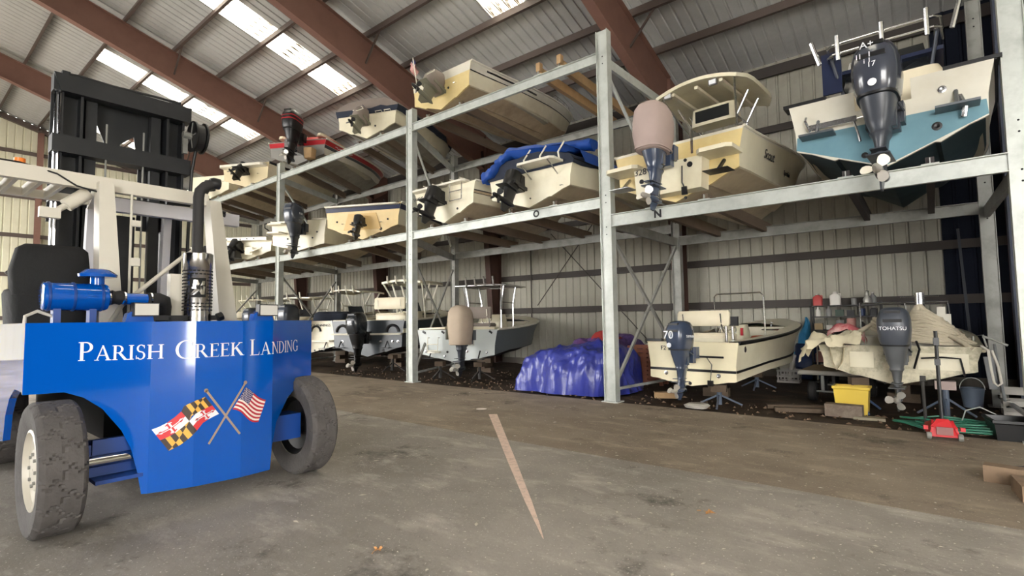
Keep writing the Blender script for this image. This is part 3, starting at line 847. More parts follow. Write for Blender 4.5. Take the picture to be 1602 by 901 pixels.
def windshield(bt, t0, t1, h, m=GLASS_DARK, fr=ALU):
    P0, P1 = bt.sheer(t0), bt.sheer(t1)
    z = P1.z + .06
    pts = [(-P0.x + .2, P0.y, P0.z + .05), (-P1.x + .22, P1.y - .1, z), (-P1.x * .4, P1.y + .2, z + .05), (P1.x * .4, P1.y + .2, z + .05), (P1.x - .22, P1.y - .1, z), (P0.x - .2, P0.y, P0.z + .05)]
    hi = [Vector((x * .92, y - h * .7, zz + h * (.35 if i in (0, 5) else 1))) for i, (x, y, zz) in enumerate(pts)]
    k = MB(); k.loft([[Vector(p) for p in pts], hi], cap=False, close=False)
    root = k.build('windshield', m, bt.root, smooth=0)
    k = MB(); k.tube(hi, .016, 6); k.build('windshield_frame', fr, root)
def cleat(bt, x, y, z, m=ALU):
    k = MB(); k.tube([(x, y - .09, z + .05), (x, y + .09, z + .05)], .013, 6); k.box((x, y - .03, z + .02), (.02, .02, .06)); k.box((x, y + .03, z + .02), (.02, .02, .06)); k.build('cleat', m, bt.root)
def trim_tab(bt, x, z, m=ALU):
    k = MB(); k.box((x, -.14, z), (.34, .24, .012)); k.tube([(x, -.01, z + .22), (x, -.14, z + .02)], .02, 6); k.build('trim_tab', m, bt.root)
def fitting(bt, x, z, r=.03, m=BLACK_PL, y=-.008):
    k = MB(); k.lathe([(.001, 0), (r, 0), (r, -.012), (r * .55, -.014), (.001, -.006)], (x, y, z), axis='Y', n=12, cap=False); k.build('drain_fitting', m, bt.root, smooth=0)
def eye(bt, x, z, m=ALU):
    k = MB(); k.tube([(x - .03, -.01, z), (x - .03, -.06, z), (x + .03, -.06, z), (x + .03, -.01, z)], .009, 6); k.build('stern_eye', m, bt.root)
def ladder(bt, x, z, w=.34, d=.4, m=ALU):
    k = MB()
    for sx in (-1, 1): k.tube([(x + sx * w / 2, -.02, z), (x + sx * w / 2, -.12, z + .02), (x + sx * w / 2, -.14, z - d)], .013, 6)
    for i in range(2): k.tube([(x - w / 2, -.135, z - d * (.5 + .5 * i)), (x + w / 2, -.135, z - d * (.5 + .5 * i))], .013, 6)
    k.build('boarding_ladder', m, bt.root)
def platform(bt, x0, x1, z, d=.5, th=.07, m=GEL_CREAM, drop=.0):
    k = MB(); r_ = .08
    poly = [(x0, 0.02), (x0, -d + r_), (x0 + r_, -d), (x1 - r_, -d), (x1, -d + r_), (x1, 0.02)]
    k.prism([(x, y, z) for x, y in poly], (0, 0, -th), (0, 0, 0)); return k.build('swim_platform', m, bt.root, smooth=0)
def boat_cover(bt, m, h=.35, drop=.16, t1=.98, ridge=.5, seed=0, name='boat_cover', lump=.05, t0=0.0):
    k = MB(); rows = []
    n = 20
    for j in range(n + 1):
        t = t0 + (t1 - t0) * j / n; p = bt.sheer(t); q = bt.side(t, max(0, 1 - drop / max(.1, bt.zs(t) * .5)))
        row = []
        prof = [(q.x + .03, q.z), (p.x + .035, p.z), (p.x * .93, p.z + h * .45), (p.x * .62, p.z + h * .85), (p.x * .25, p.z + h), (0, p.z + h * 1.02)]
        e = math.sin(math.pi * min(1, (t + .22) * 1.0)) ** .5 if t < .9 else max(.05, (1 - t) * 6) ** .6
        prof = [(x, z if i < 2 else p.z + (z - p.z) * e) for i, (x, z) in enumerate(prof)]
        full = [(x, z) for x, z in prof] + [(-x, z) for x, z in prof[-2::-1]]
        for x, z in full:
            v = Vector((x, p.y - (.02 if j == 0 else 0), z)); s_ = noise.noise(v * 2.2 + Vector((seed, 0, 0))) * lump + noise.noise(v * 6 + Vector((seed, 3, 0))) * lump * .4
            row.append(v + Vector((s_ * .5 * (1 if x > 0 else -1), -abs(s_) * .4 if j == 0 else 0, s_)))
        rows.append(row)
    k.loft(rows, cap=False, close=False)
    # stern flap
    r0 = rows[0]; c = len(r0) // 2
    k.add(r0 + [Vector((0, r0[0].y, r0[0].z))], [(i, i + 1, len(r0)) for i in range(len(r0) - 1)])
    return k.build(name, m, bt.root, smooth=60)
# ---------------------------------------------------------------- boats on the top tier
ZT, ZM, ZL = TOP + 0.05, MID + 0.05, LOWR + 0.05
G = 'boats stored on the rack'
# white runabout with covered drive and flag
bt = Boat('runabout_boat', 'cream runabout with yellowed transom, covered drive and small flag on top tier', (-9.75, 9.15, ZT), 0, 5.9, 2.3, 0.98, 0.42, GEL_CREAM, BOT_TAN, GEL_WHITE, 0.34, .45, group=G, rail_m=GEL_WHITE, trans=GEL_YELLOW)
bunks(-9.75, TOP, 0)
sterndrive(bt, (0, 0, .42), 1.0, mat('grey_drive_paint', (112, 110, 94), .5), 24, boot=CANVAS_GREY)
bt.band('upper_side_band', .62, 1.0, GEL_WHITE, transom=True)
k = MB()
for f in (.80, .84): k.tube([bt.side(t, f + .02 * math.sin(t * 9)) + Vector((.008, 0, 0)) for t in [.10 + .36 * i / 14 for i in range(15)]], .012, 5)
bt.part(k, 'pinstripe', BLACK_LET)
bt.band('gunwale_line', .60, .64, BLACK_PL, transom=False, off=.012)
k = MB(); k.rbox([(1.0, .95, 1.35, 0, 2.6, 4), (1.14, .86, 1.2, 0, 2.65, 4), (1.2, .7, .95, 0, 2.7, 4)], n=24); bt.part(k, 'engine_hatch', GEL_WHITE)
bow_rail(bt, .6, .96, .2); eye(bt, .55, .55); eye(bt, -.55, .55); cleat(bt, .95, .3, 1.0); fitting(bt, .3, .5)
k = MB(); k.tube([(-1.0, .05, .95), (-1.06, -.05, 1.75)], .014, 6); fl = bt.part(k, 'flag_staff', WHITE_PIPE)
def small_flag(root, M, w=.42, h=.30):
    red = mat('flag_red', (178, 40, 48), .8); wh = mat('flag_white', (222, 214, 204), .8); bl = mat('flag_blue', (44, 52, 98), .8)
    k = MB()
    def P(u, v): return M @ Vector((u * w, .06 * math.sin(u * 7 + v), -v * h - .10 * u))
    for i in range(13):
        for j in range(8):
            u0, u1, v0, v1 = j / 8, (j + 1) / 8, i / 13, (i + 1) / 13
            m = 2 if (j < 3 and i < 7) else (0 if i % 2 == 0 else 1)
            k.add([P(u0, v0), P(u1, v0), P(u1, v1), P(u0, v1)], [(0, 1, 2, 3)], m)
    return k.build('striped_flag', [red, wh, bl], root, smooth=60)
small_flag(fl, Matrix.Translation((-1.055, -.045, 1.72)) @ Matrix.Rotation(R(62), 4, 'Y') @ Matrix.Rotation(R(20), 4, 'Z'), .36, .2)
# covered boat
bt = Boat('covered_boat', 'cream boat under a dark navy and grey cover on top tier', (-13.0, 9.15, ZT), 22, 5.4, 2.15, 0.92, 0.4, GEL_CREAM, BOT_GREY, GEL_CREAM, 0.38, .48, group=G, rail_m=BLACK_PL)
bunks(-13.0, TOP, 22)
sterndrive(bt, (-.05, 0, .42), .9, mat('grey_drive_paint', (112, 110, 94)), 18, boot=CANVAS_GREY)
boat_cover(bt, CANVAS_NAVY, .16, .16, seed=2, name='cover_skirt', lump=.04)
c = boat_cover(bt, CANVAS_GREY, .34, -.06, seed=2, name='cover_top', lump=.05)
for x in (.45, .75):
    k = MB(); k.tube([(x - .1, -.05, .72), (x - .1, -.1, .76), (x + .1, -.1, .76), (x + .1, -.05, .72)], .014, 6); bt.part(k, 'grab_handle', WHITE_PIPE)
fitting(bt, .3, .35)
# red and white bass boat with black outboard
bt = Boat('bass_boat', 'red and white boat with tall black outboard on top tier', (-17.0, 9.1, ZT), 28, 6.1, 2.3, 0.85, 0.35, GEL_WHITE, BOT_GREY, RED_GEL, 0.3, .5, group=G, rail_m=GEL_WHITE, trans=mat('grey_transom', (120, 118, 112), .5))
bunks(-17.0, TOP, 28)
bt.band('red_side_band', .62, .93, RED_GEL, transom=True); bt.band('dark_side_band', .40, .60, SLATE_HULL, transom=False)
k = MB(); k.tube([bt.side(.10 + .016 * i, .76 + .05 * math.sin(i * 2.2)) + Vector((.012, 0, 0)) for i in range(13)], .012, 5); bt.part(k, 'script_lettering', WHITE_LET)
k = MB(); k.rbox([(.84, 1.0, 1.1, 0, 1.2, 4), (1.04, .96, 1.0, 0, 1.25, 4), (1.1, .8, .8, 0, 1.3, 4)], n=24); bt.part(k, 'seat_cushion', mat('red_cream_vinyl', (196, 60, 60), .5))
for x in (-.75, .0, .75):
    k = MB(); k.rbox([(1.02, .14, .9, x, 1.0, 4), (1.13, .12, .85, x, 1.0, 4)], n=16); bt.part(k, 'seat_stripe', VINYL)
mo = outboard(bt, (.15, -.12, .84), .95, BLACK_PL, BLACK_PL, 6, label='tall black outboard with red bands')
k = MB()
for z in (.42, .55): k.rbox([(z, .278, .393, 0, -.46, 3.4), (z + .035, .278, .393, 0, -.46, 3.4)], n=24)
k.tf(Matrix.Translation((.15, -.12, .84)) @ Matrix.Rotation(-R(6), 4, 'X') @ Matrix.Scale(.95, 4)); k.build('red_band', RED_GEL, mo)
k = MB(); k.box((0, -.2, .55), (.5, .35, .5)); bt.part(k, 'jack_plate', ALU, smooth=0)
k = MB(); k.rbox([(.1, .15, .15, .62, -.2, 5), (.45, .17, .17, .62, -.2, 5)], n=12); bt.part(k, 'transom_block', WOOD)
# cream bowrider
bt = Boat('bowrider_boat', 'cream open bowrider with bare black sterndrive on top tier, third from its far end', (-21.35, 9.25, ZT), 27, 6.2, 2.25, 0.95, 0.4, GEL_CREAM, BOT_CREAM, GEL_WHITE, 0.3, .55, group=G, rail_m=BLACK_PL, trans=mat('dull_cream_gelcoat', (200, 186, 150), .4))  # transom in a duller cream than the sides
bt.root['label'] = 'cream bowrider with bare black sterndrive on top tier beside the red boat'
bunks(-21.35, TOP, 27); sterndrive(bt, (0, 0, .5), .95, BLACK_PL, 26)
platform(bt, -1.0, 1.0, .86, .35, .1, GEL_WHITE); windshield(bt, .4, .55, .3); bt.band('gunwale_line', .9, .98, BLACK_PL, transom=False); eye(bt, .6, .5)
# plain cream hull
bt = Boat('sport_boat', 'cream boat half hidden by the forklift exhaust, last on top tier', (-24.5, 9.1, ZT), 27, 6.0, 2.15, 1.0, 0.35, GEL_CREAM, BOT_CREAM, GEL_CREAM, 0.36, .5, group=G, rail_m=GEL_WHITE)
bunks(-24.5, TOP, 27); sterndrive(bt, (0.1, 0, .35), .9, BLACK_PL, 15); eye(bt, .4, .72); eye(bt, .7, .72)
k = MB(); k.box((.1, -.03, .8), (.8, .05, .05)); bt.part(k, 'transom_step', GEL_WHITE, smooth=0); cleat(bt, -.7, .2, 1.02); cleat(bt, .7, .2, 1.02)

# ---------------------------------------------------------------- middle tier
# workboat with twin-colour hull at the right end
bt = Boat('fishing_boat', 'white fishing boat with blue boot stripe, dark hull bottom and big grey outboard', (-.42, 9.2, ZL + .02), -1, 6.4, 2.65, 1.22, 0.5, GEL_WHITE, BOT_TEAL, GEL_WHITE, 0.40, .47, flare=.02, group=G, rail_m=BLACK_PL, trans=GEL_WHITE, cut=.30, tail=.90)
bunks(-.42, LOWR, 0, gap=.5, m=mat('dark_bunk', (60, 56, 56), .8))
K = bt.sec(0)
k = MB(); zc = K[6].z; k.prism([(-K[6].x, 0, zc + .02), (0, 0, .02), (K[6].x, 0, zc + .02), (K[7].x * .98, 0, zc + .22), (-K[7].x * .98, 0, zc + .22)], (0, -.012, 0), (0, -.006, 0)); bt.part(k, 'boot_stripe', BLUE_BAND, smooth=0, label='faded blue stripe across the transom')
bt.band('side_boot_stripe', .0, .18, BLUE_BAND, transom=False)
outboard(bt, (0.03, -.12, .67), 1.02, mat('charcoal_cowling', (62, 66, 76), .22, coat=.5), mat('charcoal_leg', (58, 62, 70), .35), 3, label='large charcoal outboard with chalk marks on its cowling', turn=-4)
mo = [o for o in bt.root.children if o.name.startswith('outboard')][0]
Mx = Matrix.Translation((0.03, -.12, .67)) @ Matrix.Rotation(R(-4), 4, 'Z') @ Matrix.Rotation(-R(3), 4, 'X') @ Matrix.Scale(1.02, 4)
for s_, dx, dz, sz in (('A+', -.02, .74, .13), ("I1  1", -.06, .60, .10), ('i 1', -.02, .52, .09), ('17', .02, .46, .10)):
    text(s_, sz, WHITE_LET, mo, Mx @ Vector((dx - .02, -.868, dz)), Mx.to_3x3().normalized() @ AFT, name='chalk_mark', depth=.003)
k = MB(); k.lathe([(.001, 0), (.05, 0)], (0, -.862, .22), axis='Y', n=18, cap=False); k.tf(Mx); k.build('round_badge', WHITE_LET, mo, smooth=0)
for sx in (-1, 1):
    k = MB(); k.box((sx * .82, -.16, zc + .16), (.46, .3, .03)); k.tube([(sx * .82, -.01, zc + .42), (sx * .82, -.2, zc + .18)], .025, 6); bt.part(k, 'trim_tab', mat('dull_metal', (96, 100, 104), .4, .5))
    k = MB(); k.bar((sx * 1.0, -.02, 1.235), (sx * 1.0, .3, 1.235), .6, .05); bt.part(k, 'corner_cap', BLACK_PL, smooth=0)
k = MB(); k.box((-.62, -.10, .78), (.62, .04, .08)); k.tube([(-.98, -.03, .98), (-.98, -.12, .9), (-.92, -.12, .72)], .02, 8); k.tube([(-.36, -.06, .80), (-.3, -.1, .55), (-.28, -.1, .42)], .018, 6); k.tube([(-.9, -.1, .74), (-.2, -.1, .78)], .014, 6); bt.part(k, 'transducer_bracket', ALU)
for x, z in ((-.24, .22), (-.12, .22)): fitting(bt, x, z, .045, y=-.02)
fitting(bt, .68, .95, .05, ALU); fitting(bt, .6, .45, .06); fitting(bt, .14, .62, .04, mat('teal_plastic', (70, 140, 150)))
k = MB(); k.rbox([(.9, .35, .3, .42, .8, 4), (1.45, .33, .26, .42, .85, 4), (1.6, .26, .2, .42, .85, 4)], n=20); bt.part(k, 'seat_box', VINYL)
k = MB(); k.rbox([(.9, .28, .3, -.42, .8, 4), (1.3, .26, .26, -.42, .85, 4), (1.4, .2, .2, -.42, .85, 4)], n=20); bt.part(k, 'seat_box', VINYL)
k = MB(); k.tube([(.85, -.03, .8), (.9, -.1, .62), (.88, -.06, .5)], .04, 8); bt.part(k, 'exhaust_fitting', ALU)
# dark hard top with rails and rod holders
zt = 2.08
for sx in (1, -1):
    k = MB(); k.bar((sx * .66, .5, zt), (sx * .66, 2.3, zt), .05, .05); tp = bt.part(k, 'hard_top_beam', ALU, smooth=0)
k = MB(); k.prism([(-.70, 1.0, zt - .12), (.74, 1.0, zt - .12), (.74, 2.4, zt - .20), (-.70, 2.4, zt - .20)], (0, 0, -.03), (0, 0, .03)); k.build('hard_top', NAVY, tp, smooth=0, label='dark underside of the hard top')
for z in (.0, .16):
    k = MB(); k.tube([(-.74, .95, zt - .02 + z), (-.72, .55, zt + z), (-.64, .46, zt + z), (.64, .46, zt + z), (.72, .55, zt + z), (.74, .95, zt - .02 + z)], .018, 8); k.build('top_rail', ALU, tp)
for x in (-.82, -.56, .02, .56, .84):
    k = MB(); k.tube([(x, .42, zt - .12), (x + (.10 if abs(x) > .8 else 0) * (1 if x > 0 else -1), .36, zt + .26)], .034, 8); k.build('rod_holder', ALU, tp)
for sx in (-1, 1):
    for y in (.6, 1.6):
        k = MB(); k.tube([(sx * .52, y + .5, .6), (sx * .56, y + .3, 1.5), (sx * .68, y, zt)], .026, 8); k.build('support_leg', mat('dark_pipe', (70, 74, 84), .4, .4), tp)
k = MB(); k.box((-.7, .75, 1.9), (.28, .04, .7)); k.build('electronics_box', NAVY, tp, smooth=0)
k = MB(); k.prism([(-.6, .95, 1.5), (.6, .95, 1.5), (.5, 1.25, 2.2), (-.5, 1.25, 2.2)], (0, -.01, 0), (0, .01, 0)); k.build('front_window', GLASS_DARK, tp, smooth=0)
# centre console with covered outboard
bt = Boat('centre_console_boat', 'cream centre console boat with hard top and covered outboard marked 328', (-3.58, 9.25, ZL), -4, 6.1, 2.6, 1.12, 0.55, GEL_CREAM, BOT_CREAM, GEL_WHITE, 0.36, .40, flare=.12, group=G, rail_m=GEL_WHITE, trans=GEL_YELLOW, cut=.0)
bunks(-3.55, LOWR, -4, gap=.5)
k = MB(); k.prism([(-.62, 0, .12), (.62, 0, .12), (.66, 0, .68), (-.66, 0, .68)], (0, -.32, 0), (0, 0, 0)); bt.part(k, 'motor_bracket', GEL_CREAM, smooth=0)
outboard(bt, (.0, -.38, .76), .92, MOTOR_NAVY, MOTOR_NAVY, 2, cover=CANVAS_PINK, turn=0, cover_drop=.02)
platform(bt, -1.18, -.5, .72, .55, .07, GEL_CREAM); platform(bt, .62, 1.22, .72, .55, .07, GEL_CREAM)
for sx in (-1, 1):
    k = MB(); k.box((sx * .92, -.3, .34), (.42, .34, .012)); k.tube([(sx * .92, -.03, .58), (sx * .92, -.28, .38)], .035, 8); bt.part(k, 'trim_tab', BLACK_PL if sx > 0 else ALU)
    k = MB(); k.box((sx * .35, -.006, .98), (.045, .02, .28)); bt.part(k, 'transom_door_hinge', ALU, smooth=0)
    cleat(bt, sx * 1.0, -.3, .72)
bt.transom_text('328', .17, -.52, .60, y=-.335); fitting(bt, -.5, .42, .045, y=-.33); fitting(bt, .44, .55, .05, y=-.33); fitting(bt, .36, .64, .03, y=-.33); fitting(bt, .2, .05, .03); fitting(bt, .7, .86, .03, ALU)
k = MB(); k.tube([(.3, -.34, .55), (.3, -.36, .25), (.33, -.34, .16)], .012, 6); k.box((.33, -.34, .1), (.09, .05, .14)); bt.part(k, 'transducer', BLACK_PL)
bt.side_text('Scout', .24, .20, .62); bt.side_text('Sportfish', .13, .40, .40)
T = ttop(bt, 1.0, 3.0, 2.0, 2.50, 1.0, GEL_CREAM, ALU, rods=0, crown=.16, thick=.07, legw=1.0, splay=.25, legy=(1.9, 2.5))
k = MB(); k.rbox([(-.0, .5, .22, 0, 0, 5), (.38, .46, .2, 0, 0, 5)], n=20); k.tf(Matrix.Translation((0, 2.1, 2.03))); k.build('overhead_box', GEL_CREAM, T)
k = MB(); k.box((0, 1.872, 2.22), (.72, .02, .25)); k.build('dark_panel', GLASS_DARK, T, smooth=0)
for x in (-.6, .35):
    k = MB(); k.box((x, 1.08, 2.53), (.17, .05, .12)); k.build('spot_light', ALU, T, smooth=0)
    k = MB(); k.box((x, 1.05, 2.53), (.13, .012, .085)); k.build('spot_lens', WHITE_LET, T, smooth=0)
for x in (-.5, 0, .5):
    k = MB(); k.bar((x, 1.1, 2.54), (x, 2.9, 2.54), .07, .06); k.build('top_rib', GEL_CREAM, T, smooth=0)
console(bt, 2.2, .8, .7, .9, .5, GEL_CREAM)
bow_rail(bt, .58, .96, .24)
bt.band('gunwale_step', .93, 1.0, GEL_WHITE, transom=True, off=.012)
# blue tarp boat
bt = Boat('tarped_boat', 'cream boat with bright blue tarp and navy cover on middle tier', (-6.9, 9.15, ZM), 0, 6.0, 2.45, .88, 0.4, GEL_CREAM, BOT_CREAM, GEL_CREAM, 0.30, .45, group=G, rail_m=BLACK_PL)
bunks(-6.9, MID, 0); sterndrive(bt, (-.25, 0, .42), 1.0, BLACK_PL, 14)
boat_cover(bt, NAVY and CANVAS_NAVY, .40, .06, seed=5, name='navy_cover', lump=.05)
k = MB(); rows = []
for j in range(26):
    u = j / 25; a = Vector((-1.27, -.05, .86)).lerp(Vector((-.5, .05, 1.38)), min(1, u * 2.2)) if u < .45 else Vector((-.5, .05, 1.38)).lerp(Vector((1.25, .8, 1.36)), (u - .45) / .55)
    ring = []
    for i in range(12):
        t = 2 * math.pi * i / 12; rr_ = .13 + .10 * noise.noise(Vector((j * .35, i * .6, 1))) + .05 * noise.noise(Vector((j * 1.1, i * 1.3, 3)))
        ring.append(a + Vector((.0, math.cos(t) * rr_ * 1.2, math.sin(t) * rr_)) + Vector((.02 * noise.noise(Vector((j, i, 5))), 0, 0)))
    rows.append(ring)
k.loft(rows); bt.part(k, 'blue_tarp', TARP_BLUE, smooth=60, label='bright blue tarp bunched along the gunwale')
k = MB(); rows = []
for j in range(14):
    y = .25 + 4.4 * j / 13
    rows.append([Vector((x, y, z + .05 * noise.noise(Vector((x * 2, y * 2, z))))) for x, z in ((-1.3, .95), (-1.05, 1.2), (-.5, 1.38), (.2, 1.44), (.8, 1.36), (1.2, 1.15), (1.33, .85))])
k.loft(rows, cap=False, close=False); bt.part(k, 'blue_tarp_sheet', TARP_BLUE, smooth=60)
platform(bt, -.05, .95, .90, .45, .05, GEL_WHITE)
for x in (-.02, .42, .9):
    k = MB(); k.tube([(x, -.1, .88), (x, -.14, 1.05), (x, .1, 1.34)], .02, 6); bt.part(k, 'grab_rail', WHITE_PIPE)
for a in ((.35, .85), (.85, .2)):
    pass
k = MB(); k.tube([(.1, -.02, .62), (.1, -.42, .86)], .015, 6); k.tube([(.8, -.02, .62), (.8, -.42, .86)], .015, 6); bt.part(k, 'platform_strut', ALU)
fitting(bt, -.62, .3, .06, ALU); fitting(bt, .05, .2, .02); eye(bt, .9, .35)
# cuddy with lettering on its transom
bt = Boat('cuddy_boat', 'cream cuddy boat with black lettering on its transom, middle tier', (-9.6, 9.1, ZM), 0, 5.4, 2.3, .92, 0.42, GEL_CREAM, BOT_CREAM, GEL_WHITE, 0.36, .42, group=G, rail_m=GEL_WHITE, trans=GEL_CREAM)
bunks(-9.6, MID, 0); sterndrive(bt, (-.1, 0, .5), 1.0, BLACK_PL, 12)
bt.transom_text('WAVE RUNNER', .14, -.68, .76); bt.band('dark_pinstripe', .55, .60, BLACK_PL, transom=False); bt.band('dark_pinstripe', .42, .45, BLACK_PL, transom=False); bt.band('tan_side_band', .45, .55, BOT_TAN, transom=False)
platform(bt, -1.05, .9, .96, .22, .05, GEL_WHITE); ladder(bt, .55, .94, .42, .45); fitting(bt, .5, .3, .03)
k = MB(); k.tube([bt.side(.3 + .004 * i, .72) + Vector((.01, 0, 0)) for i in range(4)], .06, 8); bt.part(k, 'oval_port', BLACK_PL)
k = MB(); k.rbox([(.95, .9, 1.4, 0, 2.8, 4), (1.15, .75, 1.2, 0, 2.9, 4), (1.22, .5, .8, 0, 3, 4)], n=24); bt.part(k, 'cuddy_cabin', GEL_WHITE)
for i in range(6): cleat(bt, -.9 + .33 * i, -.1, .96, GEL_WHITE)
# navy stripe bowrider
bt = Boat('striped_boat', 'yellowed runabout with broad navy gunwale stripe on middle tier', (-13.35, 9.25, ZM), 26, 6.0, 2.65, 1.08, 0.35, GEL_CREAM, BOT_CREAM, GEL_WHITE, 0.34, .40, group=G, rail_m=GEL_WHITE, trans=mat('orange_yellowed_gelcoat', (218, 194, 144), .4, stain=(196, 156, 92), sscale=2, samt=.4))
bunks(-13.46, MID, 26); sterndrive(bt, (0, 0, .42), .78, BLACK_PL, 6)
bt.band('navy_stripe', .70, .93, NAVY); platform(bt, -1.22, 1.22, 1.06, .14, .05, GEL_WHITE)
k = MB(); k.prism([(-.62, 0, .30), (.62, 0, .30), (.46, 0, .80), (-.46, 0, .80)], (0, -.03, 0), (0, -.0, 0)); bt.part(k, 'engine_panel', mat('tan_yellow_gelcoat', (206, 172, 112), .4), smooth=0)
for x in (-.85, .85): fitting(bt, x, .58, .03); eye(bt, x * .75, .5)
fitting(bt, .62, .3, .045)
windshield(bt, .42, .55, .28); k = MB(); k.tube([(.6, .3, 1.1), (.55, .3, 1.28)], .012, 5); bt.part(k, 'antenna', BLACK_PL)
# cream outboard skiff
bt = Boat('skiff_boat', 'cream skiff with split transom and grey outboard on middle tier', (-16.95, 9.15, ZM), 28, 5.6, 2.2, 1.05, 0.3, GEL_CREAM, BOT_CREAM, GEL_CREAM, 0.22, .34, flare=.04, group=G, rail_m=GEL_CREAM, cut=.38)
bunks(-16.95, MID, 28); outboard(bt, (.2, -.14, .72), .93, MOTOR_GREY, MOTOR_DARK, 0, side_txt='F150', label='grey four stroke outboard')
platform(bt, -1.1, -.42, .95, .28, .05, GEL_CREAM); platform(bt, -1.0, -.4, .62, .42, .05, GEL_CREAM); platform(bt, .5, 1.05, 1.08, .1, .04, GEL_WHITE)
for x, z in ((.72, .62), (.55, .42), (-.4, .42)): fitting(bt, x, z, .03)
k = MB(); k.tube([(-1.0, -.2, .7), (-1.06, -.34, .78), (-1.06, -.34, .92), (-1.0, -.2, .96)], .022, 6); bt.part(k, 'grab_handle', BLACK_PL)
# jet boat
bt = Boat('ski_boat', 'white ski boat with red and black side stripes on middle tier, beside the skiff', (-20.7, 9.1, ZM), 27, 5.6, 2.3, .82, 0.3, GEL_CREAM, BOT_CREAM, GEL_WHITE, 0.3, .5, group=G, rail_m=BLACK_PL)
bunks(-20.7, MID, 27); sterndrive(bt, (-.35, 0, .3), 1.05, BLACK_PL, 22, prop=STEEL_PROP)
bt.band('red_stripe', .55, .78, RED_GEL, transom=False); bt.band('black_stripe', .80, .98, BLACK_PL, transom=False, t0=.06)
k = MB(); k.prism([(-1.15, -.30, .80), (1.05, -.30, .74), (1.15, .6, .92), (-1.1, .6, .98)], (0, 0, -.06), (0, 0, .06)); bt.part(k, 'sun_pad', GEL_WHITE, smooth=0)
for i in range(5): fitting(bt, -.7 + .3 * i, .76, .025, y=-.305)
k = MB(); k.box((.25, -.25, .30), (.34, .04, .3)); k.bar((.4, -.4, .22), (.9, -.35, .40), .06, .05); bt.part(k, 'transom_bracket', VINYL, smooth=0)
k = MB(); k.rbox([(.02, .3, .3, -.4, -.35, 3), (.3, .22, .2, -.4, -.3, 3)], n=14); bt.part(k, 'drive_shroud', BLACK_PL)
k = MB(); k.rbox([(.8, .7, .5, .1, 1.5, 4), (1.05, .6, .4, .1, 1.5, 4)], n=16); bt.part(k, 'seat', BLACK_PL)
# ghost of one more hull beyond
bt = Boat('runabout_boat', 'cream hull with black sterndrive, deepest in on middle tier behind the forklift post', (-24.2, 9.1, ZM), 27, 5.6, 2.2, .9, .3, GEL_CREAM, BOT_GREY, GEL_CREAM, .32, .45, group=G, rail_m=BLACK_PL); bunks(-24.2, MID, 27); sterndrive(bt, (0, 0, .4), 1.0, BLACK_PL, 18)

# ---------------------------------------------------------------- boats on the ground
GG = 'boats on stands under the rack'
STAND = mat('blue_grey_stand_paint', (78, 90, 106), .6, stain=(120, 96, 80), samt=.4)
def stand(name, label, x, y, h, pads=True, group='boat stands', m=STAND, block=WOOD_DK):
    t = thing(name, label, 'stand', (x, y, 0), rnd.uniform(0, .6), group)
    k = MB(); k.tube([(0, 0, .04), (0, 0, h - .12)], .045, 10); k.build('post', m, t)
    for i in range(3):
        a = 2.1 * i + .5; k = MB(); k.bar((0, 0, h * .55), (.42 * math.cos(a), .42 * math.sin(a), .02), .03, .03); k.build('leg', m, t, smooth=0)
    k = MB(); k.box((0, 0, h - .06), (.26, .2, .13)); k.build('wood_block', block, t, smooth=0)
    return t
def keel_block(x, y, h, label, rz=0):
    t = thing('keel_block', label, 'block', (x, y, 0), rz, 'keel blocks')
    n = max(1, int(round(h / .15)))
    for i in range(n):
        k = MB(); k.box((0, 0, (i + .5) * h / n), (.5, .22, h / n - .004), rz=(i % 2) * math.pi / 2); k.build('timber', WOOD_DK, t, smooth=0)
# F2 skiff
bt = Boat('console_skiff', 'cream console skiff marked F2 with blue grey outboard, on stands in the dirt', (-3.6, 9.78, .36), -5, 5.6, 1.78, .83, 0.32, GEL_CREAM, BOT_CREAM, GEL_CREAM, .16, .26, flare=.03, group=None, rail_m=BLACK_PL, trans=mat('butter_gelcoat', (226, 216, 184), .35), tail=.98, stem=.62, fine=2.6)
bt.band('black_bootstripe', .20, .27, BLACK_PL); bt.band('gunwale_guard', .93, .985, BLACK_PL, transom=False, t0=.0, off=.02)
outboard(bt, (.03, -.12, .61), .71, MOTOR_NAVY, MOTOR_NAVY, 2, side_txt='YAMAHA', label='blue grey outboard with white lettering', turn=-3)
bt.transom_text('F2', .12, -.55, .70)
mo = [o for o in bt.root.children if o.name.startswith('outboard')][0]
text('70', .2, WHITE_LET, mo, Vector((-.06, -.12 - .862 * .71 - .012, .61 + .52 * .71)), AFT, name='motor_number', depth=.003)
k = MB(); k.lathe([(.001, 0), (.045, 0)], (-.05, -.745, .80), axis='Y', n=16, cap=False); k.build('round_badge', WHITE_LET, mo, smooth=0)
k = MB(); k.box((-.72, -.03, .86), (.34, .1, .045)); bt.part(k, 'corner_handle', BLACK_PL, smooth=0)
k = MB(); k.box((.38, -.02, .56), (.5, .03, .035)); bt.part(k, 'transom_bar', BLACK_PL, smooth=0)
k = MB(); k.tube([(.32, -.02, .55), (.42, -.04, .42), (.38, -.03, .12)], .008, 5); k.box((.38, -.03, .08), (.1, .04, .1)); bt.part(k, 'transducer_cable', BLACK_PL)
for x, z in ((-.5, .22), (.53, .22)): fitting(bt, x, z, .04, ALU)
fitting(bt, -.02, .05, .03)
k = MB(); k.lathe([(.03, 0), (.055, 0), (.055, .012), (.03, .012)], (0, 0, 0), axis='X', n=16); k.tf(Matrix.Translation(bt.side(.06, .80) + Vector((.0, 0, 0)))); bt.part(k, 'vent_ring', ALU)
bench(bt, .72, 1.06, .36, .52, .30, VINYL, pipe=ALU)
c = console(bt, 2.15, .62, .5, .82, .3, GEL_CREAM, screen=False)
